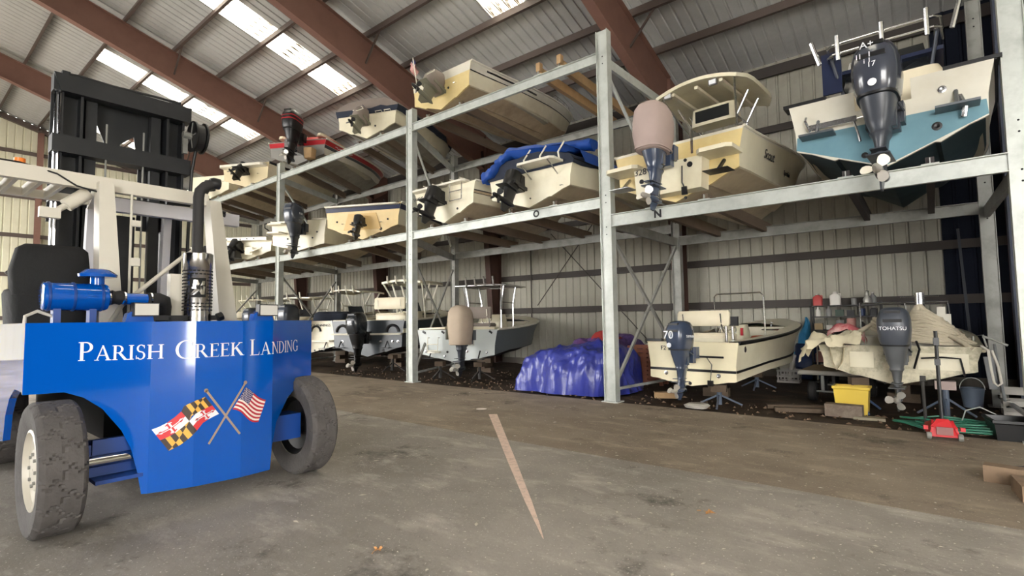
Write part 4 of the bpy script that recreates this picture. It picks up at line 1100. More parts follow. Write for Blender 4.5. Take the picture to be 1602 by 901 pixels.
k = MB(); k.box((.0, 1.9, 1.2), (.4, .05, .2)); k.build('gauge_pod', BLACK_PL, c, smooth=0)
k = MB(); k.tube([(-.36, 2.1, .5), (-.36, 2.05, 1.74), (-.3, 2.05, 1.8), (.62, 2.05, 1.8), (.68, 2.05, 1.74), (.68, 2.1, .5)], .016, 8); k.build('grab_rail', ALU, c)
k = MB(); k.box((.33, 1.74, .98), (.05, .04, .16)); k.build('red_tag', RED_GEL, c, smooth=0)
for x in (-.72, -.58, .52, .64):
    k = MB(); k.tube([(x, .45, .72), (x, .42, 1.12)], .026, 8); bt.part(k, 'rod_holder', ALU)
k = MB(); k.rbox([(.7, .3, .35, .35, 2.9, 3), (.86, .2, .25, .35, 2.9, 3)], n=14); bt.part(k, 'orange_life_vest', mat('orange_red_fabric', (190, 92, 66), .8))
k = MB(); k.tube([(-.1, 3.5, .98), (.6, 3.3, .99)], .02, 6); k.lathe([(.03, 0), (.03, .1)], (.3, 3.7, 1.05), n=10); bt.part(k, 'deck_fittings', ALU)
stand('boat_stand', 'blue grey stand post under the F2 skiff transom', -3.14, 9.92, .40); stand('boat_stand', 'blue grey stand post deeper under the F2 skiff', -3.2, 12.8, .40)
keel_block(-3.6, 11.2, .36, 'timber keel block under the F2 skiff', .1)
# far right boat with rope heap
bt = Boat('workboat', 'dirty white workboat with dark outboard and heaped rope, on blue stands', (-.52, 10.6, .50), -1, 4.5, 2.12, .64, .3, GEL_WHITE, BOT_GREY, GEL_CREAM, .26, .62, flare=.0, rail_m=None, tail=1.0, trans=mat('scummy_transom_gelcoat', (206, 198, 172), .5, stain=(104, 100, 70), sscale=4.5, samt=.8))
bt.root['label'] = 'dirty white workboat with scum stained transom, on blue stands beside the shelf'
outboard(bt, (.05, -.12, .58), .80, mat('slate_cowling', (70, 74, 82), .35), mat('slate_leg', (84, 86, 88), .5), 0, txt='TOHATSU', prop=STEEL_PROP, wide=1.0, label='dark slate outboard with white lettering')
for x0, x1 in ((-.62, -.28), (.3, .92)):
    k = MB(); k.box(((x0 + x1) / 2, -.012, .40), (x1 - x0, .03, .26)); bt.part(k, 'transom_panel', GEL_CREAM, smooth=0)
k = MB(); k.box((.0, .8, .62), (1.0, .6, .3)); bt.part(k, 'engine_box', GEL_WHITE, smooth=0)
k = MB(); k.tube([(.35, -.2, .46), (.6, -.12, .48), (.82, -.06, .46), (.86, -.05, .2)], .014, 6); k.tube([(.26, -.3, .3), (.34, -.25, .6), (.3, -.1, .72)], .018, 6); bt.part(k, 'fuel_hose', BLACK_PL)
k = MB(); k.tube([(-.6, 1.6, .5), (-.6, 1.55, 1.38), (.72, 1.55, 1.38), (.78, 1.6, .5)], .018, 8); k.tube([(.1, 1.6, 1.38), (.15, 1.6, .9)], .01, 6); bt.part(k, 'console_rail', ALU)
k = MB(); k.box((.45, 1.6, .95), (.6, .35, .4)); k.box((.62, 1.5, 1.2), (.12, .1, .16)); bt.part(k, 'console', GEL_WHITE, smooth=0)
k = MB(); k.box((.42, 1.4, 1.0), (.55, .02, .05)); k.box((.42, 1.4, .86), (.55, .02, .04)); bt.part(k, 'console_trim', BLACK_PL, smooth=0)
fitting(bt, .5, .34, .02)
stand('boat_stand', 'blue stand post left of the slate outboard', -1.05, 10.75, .58, m=mat('blue_stand_paint', (70, 92, 130), .6)); stand('boat_stand', 'grey stand post behind the long jack handle', 0.1, 10.8, .58, block=CANVAS_PINK)
keel_block(-.5, 12.4, .5, 'timber keel block under the dirty white workboat')
# grey-hulled boat with covered outboard
bt = Boat('centre_console_boat', 'pale grey centre console boat with tan motor cover, next to the tarp heap', (-10.5, 10.4, .47), 17, 5.4, 2.55, .93, .3, mat('slate_blue_topsides', (96, 104, 108), .35), BOT_BLACK, GEL_CREAM, .2, .34, flare=.06, rail_m=WHITE_PIPE, trans=GEL_GREY, cut=.28, tail=.98)
outboard(bt, (.42, -.12, .74), .92, MOTOR_GREY, MOTOR_DARK, 0, cover=CANVAS_TAN, cover_drop=.22)
platform(bt, -.9, -.5, .32, .2, .05, GEL_WHITE); ladder(bt, -.7, .7, .34, .36, WHITE_PIPE)
for x in (-.8, .75): trim_tab(bt, x, .12, BLACK_PL)
for x, z in ((-.28, .3), (-.36, .18), (.95, .3), (.35, .32), (-1.0, .3)): fitting(bt, x, z, .035, ALU if abs(x) > .3 else BLACK_PL)
k = MB()
for x in (-1.05, -.42, .45, 1.08): k.box((x, -.02, .86), (.1, .03, .05), M=Matrix.Rotation(.6, 3, 'Y'))
bt.part(k, 'gunwale_latch', BLACK_PL, smooth=0)
k = MB(); k.bar((-1.2, .12, .96), (-.35, .12, .98), .3, .05); k.bar((.35, .12, .98), (1.2, .12, .96), .3, .05); bt.part(k, 'transom_cap', GEL_CREAM, smooth=0)
k = MB(); k.box((0.42, -.03, .58), (.3, .1, .16)); bt.part(k, 'motor_well_lip', GEL_WHITE, smooth=0)
console(bt, 2.5, .9, .7, .95, .42, GEL_CREAM, screen=False); bench(bt, 1.5, .95, .5, .5, .36, CANVAS_GREY, pipe=WHITE_PIPE)
ttop(bt, 1.6, 3.3, 1.75, 2.28, .5, CANVAS_GREY, ALU, rods=4, tubes=True, crown=.05, thick=.02, legw=1.15, splay=.1, legy=(1.9, 2.9), r=.032)
for i, x in enumerate((-.4, .4)):
    k = MB(); k.tube([(x + .1, 1.2, .9), (x + .1, 1.15, 1.25)], .02, 6); bt.part(k, 'rod_holder', ALU)
for i in range(2):
    k = MB(); k.box((-.45 + .95 * i, .12, -.2), (.16, .16, .5)); 
stand('boat_stand', 'dark stand post under the pale grey boat, near its motor', -10.95, 10.2, .5, m=mat('dark_stand', (50, 48, 46), .7)); stand('boat_stand', 'dark stand post under the pale grey boat, nearer the tarp heap', -9.8, 10.6, .5, m=mat('dark_stand', (50, 48, 46), .7))
keel_block(-11.2, 12.4, .45, 'timber keel block under the pale grey boat', .2)
# dark-hulled boat with 250 outboard
bt = Boat('centre_console_boat', 'cream and dark grey centre console boat with big black outboard marked 250', (-14.7, 10.4, .5), 23, 5.8, 2.75, 1.2, .35, SLATE_HULL, BOT_BLACK, GEL_CREAM, .26, .28, flare=.06, rail_m=WHITE_PIPE, trans=SLATE_HULL, tail=.98)
k = MB(); k.box((0, .15, 1.0), (2.66, .3, .44)); bt.part(k, 'transom_bulwark', GEL_CREAM, smooth=0)
k = MB(); k.rbox([(.72, 1.3, .12, 0, -.06, 5), (.78, 1.34, .14, 0, -.06, 5)], n=20); bt.part(k, 'transom_ledge', GEL_WHITE)
outboard(bt, (.0, -.2, .66), .95, mat('black_green_cowling', (36, 40, 44), .22, coat=.5), BLACK_PL, 0, txt='250', label='large black outboard marked 250')
for x in (-1.0, .75): trim_tab(bt, x, .3, BLACK_PL)
for x, z in ((.5, .5), (.95, .5), (1.15, .5), (-.95, .5), (-.45, .22), (.6, .22)): fitting(bt, x, z, .045, ALU if z > .3 else BLACK_PL)
for sx in (-1, 1):
    k = MB(); k.tube([(sx * .95 + .22 * math.cos(t), -.02, .82 + .22 * math.sin(t)) for t in [math.pi * i / 10 for i in range(11)]], .045, 8); bt.part(k, 'tow_eye_arch', BLACK_PL)
console(bt, 3.0, 1.0, .8, 1.0, .55, GEL_CREAM); bench(bt, 1.6, 1.25, .95, .42, .42, VINYL, pipe=WHITE_PIPE)
ttop(bt, 2.3, 4.4, 1.95, 2.62, .6, GEL_CREAM, WHITE_PIPE, rods=4, crown=.08, thick=.08, legw=1.2, splay=.22, r=.04)
keel_block(-15.4, 12.2, .48, 'timber keel block under the big boat marked 250', .3); stand('boat_stand', 'dark stand post beside the outboard marked 250', -14.0, 10.9, .55, m=mat('dark_stand', (50, 48, 46), .7))
# lettered boat
bt = Boat('centre_console_boat', 'cream centre console boat with faded name on its transom, left of the 250 outboard', (-18.35, 10.35, .5), 23, 5.7, 2.5, 1.22, .35, GEL_CREAM, BOT_BLACK, GEL_CREAM, .24, .30, rail_m=GEL_WHITE, tail=.98)
bt.transom_text('KA JENNINGS', .14, .55, 1.05); platform(bt, -1.1, 1.15, .5, .22, .06, GEL_CREAM); trim_tab(bt, .8, .2, BLACK_PL)
outboard(bt, (-.35, -.2, .95), 1.05, MOTOR_GREY, BLACK_PL, 0, label='grey outboard mostly behind the forklift')
k = MB(); k.tube([(.35 + .2 * math.cos(t), -.02, .82 + .2 * math.sin(t)) for t in [math.pi * i / 10 for i in range(11)]], .04, 8); bt.part(k, 'tow_eye_arch', BLACK_PL)
for i in range(3): fitting(bt, .3 + .2 * i, .12, .03)
k = MB(); k.rbox([(1.15, .75, .45, .35, 1.0, 4), (1.5, .72, .4, .35, 1.05, 4), (1.58, .6, .3, .35, 1.05, 4)], n=20); bt.part(k, 'seat_cover', CANVAS_NAVY, label='navy canvas seat cover')
console(bt, 3.0, .95, .8, .95, .55, CANVAS_GREY); ttop(bt, 2.2, 4.2, 1.9, 2.42, .6, GEL_CREAM, WHITE_PIPE, rods=4, crown=.1, thick=.05, legw=1.1, splay=.3, r=.035)
keel_block(-19, 12.2, .48, 'timber keel block under the boat with the faded name', .3)
# two further ones
bt = Boat('centre_console_boat', 'cream console boat with flat white T-top, behind the forklift counterweight end', (-22.2, 10.4, .5), 23, 5.7, 2.4, 1.2, .35, GEL_CREAM, BOT_BLACK, GEL_CREAM, .24, .30, rail_m=GEL_WHITE)
outboard(bt, (0.1, -.2, .95), 1.0, MOTOR_GREY, BLACK_PL, 0); console(bt, 2.6, .9, .8, .9, .55); bench(bt, 1.4, 1.0, .7, .4, .3)
ttop(bt, 2.0, 4.0, 2.0, 2.3, .6, GEL_CREAM, WHITE_PIPE, rods=2, crown=.03, thick=.05, legw=1.4, splay=.2, r=.035); keel_block(-22.8, 12.2, .48, 'timber keel block under the flat T-top boat', .3)
bt = Boat('centre_console_boat', 'cream console boat with rod holders on its T-top, farthest along the ground row', (-26.6, 10.4, .5), 23, 5.7, 2.4, 1.2, .35, GEL_CREAM, BOT_BLACK, GEL_CREAM, .24, .30, rail_m=GEL_WHITE)
outboard(bt, (0, -.2, .95), 1.0, MOTOR_GREY, BLACK_PL, 0); console(bt, 2.6, .9, .8, .9, .55); bench(bt, 1.2, 1.0, .7, .5, .3)
ttop(bt, 2.0, 4.0, 1.9, 2.35, .6, GEL_CREAM, WHITE_PIPE, rods=4, crown=.04, thick=.05, legw=1.2, splay=.3, r=.035); keel_block(-27.2, 12.2, .48, 'timber keel block under the farthest T-top boat', .3)
# ---------------------------------------------------------------- forklift
BLUE = mat('glossy_blue_paint', (2, 80, 172), 0.07, var=.04, coat=.6)
BLUE_D = mat('dull_blue_paint', (16, 60, 132), 0.4)
LW = mat('off_white_paint', (200, 194, 180), 0.4)
LWG = mat('pale_grey_paint', (196, 194, 198), 0.4)
MASTM = mat('black_mast_paint', (26, 28, 31), 0.5, stain=(50, 50, 52), samt=.5)
SEATF = mat('black_seat_cover', (22, 22, 23), 0.85, bump=.3, bscale=12)
TYRE = mat('worn_tyre_rubber', (82, 78, 76), 0.85, var=.15, scale=9, stain=(60, 56, 54), sscale=6, samt=.6, bump=.25)
CHROME = mat('chrome', (210, 210, 212), 0.08, 1.0, var=.02)
STAINLESS = mat('stainless_sheet', (190, 188, 186), 0.18, 1.0, var=.05)
fk = thing('forklift', 'large blue marina forklift with white guard and black mast', 'forklift', (-6.8, 1.99, 0))
def fp(k, name, m, parent=None, smooth=0, **a):
    return k.build(name, m, parent or fk, smooth=smooth, world=True, **a)
def seg_path(P):
    s = [0]
    for a, b in zip(P, P[1:]): s.append(s[-1] + (Vector(b) - Vector(a)).length)
    return s
REAR = [(-5.73, .77), (-5.19, 1.496), (-5.12, 1.815), (-5.12, 2.22), (-5.19, 2.545), (-5.73, 3.27)]
RS = seg_path(REAR)
def surf(u, off=0.0):
    i = 0
    while i < len(RS) - 2 and u > RS[i + 1]: i += 1
    t = (u - RS[i]) / (RS[i + 1] - RS[i])
    a, b = Vector(REAR[i]), Vector(REAR[i + 1]); p = a.lerp(b, t); d = (b - a).normalized(); n = Vector((d.y, -d.x))
    if n.x < 0: n = -n
    return p + n * off
ZT_ = 1.68
prof = [(.77, 1.10), (1.0, 1.11), (1.11, 1.06), (1.22, .96), (1.33, .78), (1.39, .63), (1.43, .44), (1.46, .24), (2.53, .20), (2.55, .41), (2.62, .65), (2.81, .86), (3.05, .98), (3.27, 1.04)]
def zb(y):
    for (a, za), (b, zb_) in zip(prof, prof[1:]):
        if y <= b: return za + (zb_ - za) * (y - a) / (b - a)
    return prof[-1][1]
ys = sorted(set([p[0] for p in prof] + [r[1] for r in REAR] + [.85, .92, 1.05, 1.16, 1.28, 1.36, 1.41, 1.445, 2.54, 2.58, 2.7, 2.93]))
cols = []
side = [(-9.4, .62), (-7.5, .62), (-6.75, .60), (-6.6, .62), (-6.52, .86), (-6.35, 1.02), (-6.1, 1.12), (-5.8, 1.12)]
for x, z in side: cols.append((Vector((x, .77)), z, Vector((0, 1))))
for y in ys:
    # point on the rear outline at this y
    for a, b in zip(REAR, REAR[1:]):
        if a[1] - 1e-6 <= y <= b[1] + 1e-6:
            t = (y - a[1]) / (b[1] - a[1]); p = Vector((a[0] + (b[0] - a[0]) * t, y)); break
    cols.append((p, zb(y), (Vector((-6.3, 1.99)) - p).normalized()))
for x, z in side[::-1]: cols.append((Vector((x, 3.27)), z, Vector((0, -1))))
k = MB(); rings = []
for p, z, n in cols:
    q = p + n * .05
    rings.append([Vector((p.x, p.y, ZT_)), Vector((p.x, p.y, z)), Vector((q.x, q.y, z)), Vector((q.x, q.y, ZT_))])
k.loft(rings); cw = fp(k, 'counterweight', BLUE, smooth=12)
# hood and inner mass
k = MB(); poly = [(x, y) for x, y in REAR] + [(-9.4, 3.27), (-9.4, .77)]
k.prism([(-7.3 + (x + 7.3) * .985, 2.02 + (y - 2.02) * .97, 1.64) for x, y in poly], (0, 0, -.03), (0, 0, .03)); fp(k, 'hood', BLUE_D)
k = MB(); k.box((-6.35, 2.02, 1.30), (1.9, .9, .6)); k.box((-7.6, 2.02, 1.0), (3.2, 1.3, .8)); k.box((-5.7, 2.0, .95), (.7, .95, 1.2)); fp(k, 'chassis', mat('greasy_black', (18, 18, 20), .7))
k = MB(); k.box((-5.5, 2.0, .55), (.26, 1.9, .26)); fp(k, 'steer_axle', BLUE_D)
k = MB(); k.box((-5.36, 1.6, .66), (.05, .9, .12)); k.box((-5.36, 1.6, .40), (.3, .9, .03)); fp(k, 'axle_plate', BLUE_D)
k = MB(); k.tube([(-5.33, 1.05, .55), (-5.33, 1.6, .55)], .045, 10); fp(k, 'steering_cylinder', CHROME, smooth=40)
# wheels
def tyre_mesh(R0, w, m):
    nA, nW = 300, 16; rg = []
    for i in range(nA):
        t = 2 * math.pi * i / nA; ring = []
        for j in range(nW + 1):
            v = -1 + 2 * j / nW; ax = abs(v)
            r = R0 - .035 * max(0, (ax - .7) / .3) ** 2.2
            tri = abs(((v * 1.5 + 10) % 1) - .5) * 2
            ph = ((t / (2 * math.pi) * 17 + tri * .42 + (0.5 if v > 0 else 0)) % 1)
            if ph < .065: r -= .016
            if abs(v) < .08 and (t * 17 / 6.283) % 1 < .3: r -= .01
            ring.append(Vector((r * math.cos(t), v * w / 2, r * math.sin(t))))
        ri = R0 * .60
        ring = [Vector((ri * math.cos(t), -w / 2 * .80, ri * math.sin(t))), Vector((R0 * .80 * math.cos(t), -w / 2 * 1.0, R0 * .80 * math.sin(t)))] + ring + [Vector((R0 * .80 * math.cos(t), w / 2 * 1.0, R0 * .80 * math.sin(t))), Vector((ri * math.cos(t), w / 2 * .80, ri * math.sin(t)))]
        rg.append(ring)
    k = MB(); k.loft(rg, cap=False, loop=True, close=False)
    return k
def wheel(x, y, R0, w, out, name='wheel'):
    k = tyre_mesh(R0, w, TYRE); k.tf(Matrix.Translation((x, y, R0))); o = fp(k, name, TYRE, smooth=25, label='worn black lug tyre')
    k = MB(); s = out
    k.lathe([(R0 * .61, -w * .40 * s), (R0 * .60, w * .42 * s), (R0 * .56, w * .44 * s), (R0 * .53, w * .30 * s), (R0 * .34, w * .22 * s), (R0 * .30, w * .34 * s), (R0 * .14, w * .36 * s), (.01, w * .36 * s)], (x, y, R0), axis='Y', n=32, cap=False)
    r = fp(k, 'wheel_rim', LW, o, smooth=30, label='white wheel rim')
    for i in range(8):
        k = MB(); a = math.pi * i / 4; k.lathe([(.014, 0), (.014, .018 * s), (.001, .02 * s)], (x + R0 * .23 * math.cos(a), y + w * .34 * s, R0 + R0 * .23 * math.sin(a)), axis='Y', n=6); fp(k, 'lug_nut', GALV_DK, o)
    k = MB(); k.lathe([(R0 * .59, -w * .38 * s), (R0 * .5, -w * .2 * s), (R0 * .2, -w * .1 * s), (.12, -w * .5 * s), (.01, -w * .5 * s)], (x, y, R0), axis='Y', n=24, cap=False); fp(k, 'wheel_hub', BLACK_PL, o, smooth=30)
wheel(-5.55, .93, .525, .29, -1); wheel(-5.55, 3.06, .525, .29, 1)
wheel(-8.9, .98, .62, .4, -1, 'front_wheel'); wheel(-8.9, 3.06, .62, .4, 1, 'front_wheel')
# --- lettering in a drawn roman face; every stroke a polygon, y 0..1
def arc(cx, cy, rx, ry, tx, ty, a0, a1, n=14):
    out = []
    for i in range(n):
        a, b = R(a0 + (a1 - a0) * i / n), R(a0 + (a1 - a0) * (i + 1) / n)
        out.append([(cx + rx * math.cos(a), cy + ry * math.sin(a)), (cx + rx * math.cos(b), cy + ry * math.sin(b)), (cx + (rx - tx) * math.cos(b), cy + (ry - ty) * math.sin(b)), (cx + (rx - tx) * math.cos(a), cy + (ry - ty) * math.sin(a))])
    return out
def rc(x0, y0, x1, y1): return [(x0, y0), (x1, y0), (x1, y1), (x0, y1)]
def serif(x0, x1, y, e=.07, t=.045): return rc(x0 - e, y, x1 + e, y + t) if y < .5 else rc(x0 - e, y - t, x1 + e, y)
def stem(x0=.08, x1=.215): return [rc(x0, 0, x1, 1), serif(x0, x1, 0), serif(x0, x1, 1)]
GL = {
 'I': (.30, stem()),
 'H': (.86, stem() + stem(.64, .775) + [rc(.2, .47, .66, .53)]),
 'L': (.62, stem() + [rc(.2, 0, .58, .05), [(.53, .04), (.60, .26), (.58, 0), (.52, 0)]]),
 'E': (.60, stem() + [rc(.2, .95, .54, 1), rc(.2, .48, .44, .53), rc(.2, 0, .54, .05), rc(.50, .80, .54, 1), rc(.42, .42, .45, .6), [(.52, 0), (.55, 0), (.60, .24), (.55, .1)]]),
 'P': (.62, stem() + [rc(.2, .95, .33, 1), rc(.2, .44, .33, .49)] + arc(.30, .72, .29, .28, .125, .05, -90, 90)),
 'R': (.80, stem() + [rc(.2, .95, .33, 1), rc(.2, .46, .33, .51)] + arc(.30, .73, .28, .27, .125, .05, -90, 90) + [[(.30, .48), (.45, .50), (.80, .0), (.62, 0)], rc(.70, 0, .86, .04)]),
 'A': (.86, [[(.09, 0), (.15, 0), (.44, .96), (.40, 1.0)], [(.38, 1.02), (.46, 1.02), (.80, 0), (.645, 0)], rc(.2, .32, .62, .37), rc(.0, 0, .24, .045), rc(.57, 0, .88, .045)]),
 'N': (.90, [rc(.10, 0, .16, 1), rc(.74, 0, .80, 1), [(.04, 1), (.22, 1), (.82, -.02), (.70, .06)], serif(.10, .16, 0), serif(.74, .80, 1), rc(.02, .955, .2, 1)]),
 'K': (.80, stem() + [[(.2, .42), (.2, .52), (.58, 1), (.66, 1)], [(.29, .56), (.42, .66), (.84, 0), (.64, 0)], rc(.50, .955, .76, 1), rc(.62, 0, .90, .045)]),
 'D': (.88, stem() + [rc(.2, .95, .34, 1), rc(.2, 0, .34, .05)] + arc(.32, .5, .50, .5, .14, .05, -90, 90, 20)),
 'C': (.84, arc(.50, .5, .44, .52, .13, .05, 48, 312, 26) + [rc(.76, .70, .80, .97), [(.80, .03), (.84, .26), (.78, .14), (.74, .08)]]),
 'G': (.92, arc(.50, .5, .44, .52, .13, .05, 48, 318, 26) + [rc(.76, .72, .80, .97), rc(.72, .05, .85, .42), rc(.62, .40, .92, .445)]),
 'S': (.58, arc(.31, .75, .23, .27, .10, .055, 35, 270, 16) + arc(.29, .27, .25, .29, .11, .055, -145, 90, 16) + [rc(.46, .76, .50, .98), rc(.05, .02, .085, .26), [(.16, .60), (.30, .49), (.46, .40), (.30, .57)]]),
}
def decal(polys, mats_, name, off=.004, label=None):
    """polys: (polygon in (u,z), material index) laid on the counterweight's rear outline"""
    bm = bmesh.new()
    for poly, mi in polys:
        try:
            f = bm.faces.new([bm.verts.new((u, z, 0)) for u, z in poly]); f.material_index = mi
        except ValueError:
            pass
    for u in RS[1:-1]:
        bmesh.ops.bisect_plane(bm, geom=bm.verts[:] + bm.edges[:] + bm.faces[:], plane_co=(u, 0, 0), plane_no=(1, 0, 0))
    for v in bm.verts:
        u, z = v.co.x, v.co.y
        p = surf(u, off + .0006 * 0); v.co = Vector((p.x, p.y, z)) - Vector(fk.location)
    me = bpy.data.meshes.new(name); bm.to_mesh(me); bm.free()
    for q in mats_: me.materials.append(q)
    o = bpy.data.objects.new(name, me); COL.objects.link(o); o.parent = cw
    if label: o['label'] = label
    return o
def word(s, u0, u1, z0, big, small):
    w = [GL[c][0] * (big if i == 0 else small) for i, c in enumerate(s)]
    gap = .05 * small; tot = sum(w) + gap * (len(s) - 1); kx = (u1 - u0) / tot
    polys = []; x = u0
    for i, c in enumerate(s):
        h = big if i == 0 else small
        for poly in GL[c][1]: polys.append(([(x + px * h * kx, z0 + py * h) for px, py in poly], 0))
        x += (w[i] + gap) * kx
    decal(polys, [WHITE_LET], 'serif_lettering', label='white serif word ' + s)
word('PARISH', .375, .995, 1.362, .155, .122); word('CREEK', 1.068, 1.637, 1.352, .158, .124); word('LANDING', 1.71, 2.515, 1.343, .155, .122)
# --- crossed flags
def U(c): return .7927 + .000760 * c
def Zc(c): return 1.2196 - .000802 * c
FM = [mat('decal_gold', (222, 170, 72), .45), mat('decal_black', (62, 48, 40), .45), mat('decal_red', (206, 52, 58), .45), WHITE_LET]
def mdp(a, b):
    tx, ty = 690 + (170 - 690) * a, 275 + (565 - 275) * a; bx, by = 845 + (335 - 845) * a, 485 + (810 - 485) * a
    x, y = tx + (bx - tx) * b, ty + (by - ty) * b
    s = math.sin(a * math.pi * 2) ; return (U(x + 18 * math.sin(a * math.pi)), Zc(y - 52 * math.sin(a * math.pi) ** 1 * (1 if a < .5 else .25) + 28 * max(0, math.sin((a - .5) * 2 * math.pi))))
polys = []
def add(poly, m, sub=4):
    out = []
    for p, q in zip(poly, poly[1:] + poly[:1]):
        for i in range(sub): out.append((p[0] + (q[0] - p[0]) * i / sub, p[1] + (q[1] - p[1]) * i / sub))
    polys.append(([mdp(*p) for p in out], m))
def calvert(a0, b0):
    for i in range(6):
        x0, x1 = a0 + .5 * i / 6, a0 + .5 * (i + 1) / 6; c = i % 2
        y0, y1 = b0 + .5 * i / 6, b0 + .5 * (i + 1) / 6
        add([(x0, b0), (x1, b0), (x1, y1), (x0, y0)], c, 2); add([(x0, y0), (x1, y1), (x1, b0 + .5), (x0, b0 + .5)], 1 - c, 2)
def crossland(a0, b0):
    q = .25
    for i in range(2):
        for j in range(2):
            c = 3 if (i + j) % 2 == 1 else 2
            x0, y0 = a0 + i * q, b0 + j * q
            add([(x0, y0), (x0 + q, y0), (x0 + q, y0 + q), (x0, y0 + q)], c, 2)
    cx, cy = a0 + q, b0 + q
    for i, sx in ((0, -1), (1, 1)):
        for j, sy in ((0, -1), (1, 1)):
            c = 2 if (i + j) % 2 == 1 else 3
            w, l, n = .030, .21, .055
            P = lambda x, y: (cx + sx * x, cy + sy * y)
            crosses.append(([P(0, 0), P(w, 0), P(w, l), P(0, l)], c)); crosses.append(([P(w, 0), P(l, 0), P(l, w), P(w, w)], c))
            crosses.append(([P(0, l - .06), P(n, l - .06), P(n, l - .02), P(0, l - .02)], c)); crosses.append(([P(l - .06, 0), P(l - .02, 0), P(l - .02, n), P(l - .06, n)], c))
crosses = []
calvert(0, 0); calvert(.5, .5); crossland(.5, 0); crossland(0, .5)
decal(polys, FM, 'flag_decal', .004, 'quartered gold, black, red and white flag decal')
for half in (crosses[:len(crosses) // 2], crosses[len(crosses) // 2:]):
    polys = []
    for p, c in half: add(p, c, 2)
    decal(polys, FM, 'flag_cross_decal', .0055)
def usp(a, b):
    tx, ty = 1160 + (1450 - 1160) * a, 215 + (405 - 215) * a; bx, by = 1000 + (1345 - 1000) * a, 455 + (655 - 455) * a
    x, y = tx + (bx - tx) * b, ty + (by - ty) * b
    return (U(x - 10 * math.sin(a * math.pi)), Zc(y - 22 * math.sin(a * 2 * math.pi) * (.4 + .8 * b) + 10 * math.sin(a * math.pi)))
UM = [mat('decal_crimson', (176, 36, 52), .45), mat('decal_ivory', (236, 224, 214), .45), mat('decal_navy', (34, 44, 104), .45)]
polys = []; n = 12
for i in range(13):
    b0, b1 = i / 13, (i + 1) / 13
    polys.append(([usp(j / n, b0) for j in range(n + 1)] + [usp(j / n, b1) for j in range(n, -1, -1)], i % 2))
decal(polys, UM, 'flag_decal', .004, 'wavy stars and stripes flag decal')
polys = [([usp(.42 * j / 6, 0) for j in range(7)] + [usp(.42 * j / 6, 7 / 13) for j in range(6, -1, -1)], 2)]
decal(polys, UM, 'flag_canton', .0055)
polys = []
for r_ in range(9):
    for c in range(6 if r_ % 2 == 0 else 5):
        a = .42 * (c + (.5 if r_ % 2 == 0 else 1.0)) / 6; b = 7 / 13 * (r_ + .7) / 9.4
        u, z = usp(a, b); s = .0062
        pts = []
        for i in range(10):
            t = math.pi * i / 5 + math.pi / 2; q = s if i % 2 == 0 else s * .45; pts.append((u + q * math.cos(t), z + q * math.sin(t)))
        polys.append((pts, 1))
decal(polys, UM, 'flag_stars', .007)
polys = []
for (x0, y0), (x1, y1) in (((695, 205), (1090, 750)), ((1148, 160), (735, 805))):
    a = Vector((U(x0), Zc(y0))); b = Vector((U(x1), Zc(y1))); d = (b - a).normalized(); nn = Vector((-d.y, d.x)) * .0095
    polys.append(([tuple(a + nn), tuple(b + nn), tuple(b - nn), tuple(a - nn)], 0))
    polys.append(([(a.x + .018 * math.cos(t), a.y + .018 * math.sin(t)) for t in [2 * math.pi * i / 14 for i in range(14)]], 0))
decal(polys, [mat('decal_pole', (160, 140, 122), .45)], 'crossed_flagpoles', .0085)
# --- things on the hood
k = MB(); k.lathe([(.001, .90), (.11, .90), (.125, .91), (.125, 1.34), (.115, 1.36), (.001, 1.36)], (-6.0, 0, 1.915), axis='Y', n=28, cap=False); ac = fp(k, 'air_cleaner', BLUE, smooth=40)
for y in (.93, 1.10, 1.3):
    k = MB(); k.lathe([(.127, y), (.131, y + .004), (.131, y + .018), (.127, y + .022)], (-6.0, 0, 1.915), axis='Y', n=28); fp(k, 'clamp_band', BLUE_D, ac, smooth=40)
k = MB(); k.tube([(-6.0, 1.285, 2.0), (-6.0, 1.285, 2.12)], .055, 16); k.lathe([(.06, 2.09), (.145, 2.10), (.15, 2.125), (.10, 2.165), (.075, 2.175), (.001, 2.178)], (-6.0, 1.285, 0), n=24); fp(k, 'rain_cap', BLUE, ac, smooth=35)
for y in (1.0, 1.25):
    k = MB(); k.box((-6.0, y, 1.75), (.12, .05, .14)); fp(k, 'mount_bracket', BLUE_D, ac)
k = MB(); k.tube([(-6.0, 1.36, 1.915), (-6.0, 1.40, 1.915), (-6.0, 1.42, 1.915), (-6.0, 1.46, 1.915), (-6.0, 1.49, 1.915)], [.055, .07, .06, .07, .055], 14); fp(k, 'rubber_coupler', RUBBER, smooth=40)
k = MB(); k.tube([(-6.0, 1.47, 1.905), (-6.0, 1.70, 1.905)], .055, 16); fp(k, 'intake_pipe', BLUE, smooth=40)
k = MB(); k.tube([(-6.0, 1.68, 1.905), (-6.0, 1.78, 1.905), (-6.02, 1.83, 1.89), (-6.05, 1.845, 1.84), (-6.08, 1.845, 1.68)], .065, 14); fp(k, 'rubber_elbow', RUBBER, smooth=40)
for y in (1.37, 1.485, 1.70):
    k = MB(); k.lathe([(.062, y), (.067, y + .004), (.067, y + .016), (.062, y + .02)], (-6.0, 0, 1.907), axis='Y', n=18); fp(k, 'hose_clamp', CHROME)
mz0, mz1, mr, mx, my = 1.68, 2.40, .135, -6.0, 2.13
k = MB(); k.lathe([(.001, mz0), (mr, mz0), (mr, mz1 - .16), (mr + .004, mz1 - .155), (mr + .004, mz1 - .01), (mr - .01, mz1), (.06, mz1), (.001, mz1)], (mx, my, 0), n=40, cap=False); mf = fp(k, 'muffler', STAINLESS, smooth=40, label='slotted stainless heat shield of the muffler')
k = MB()
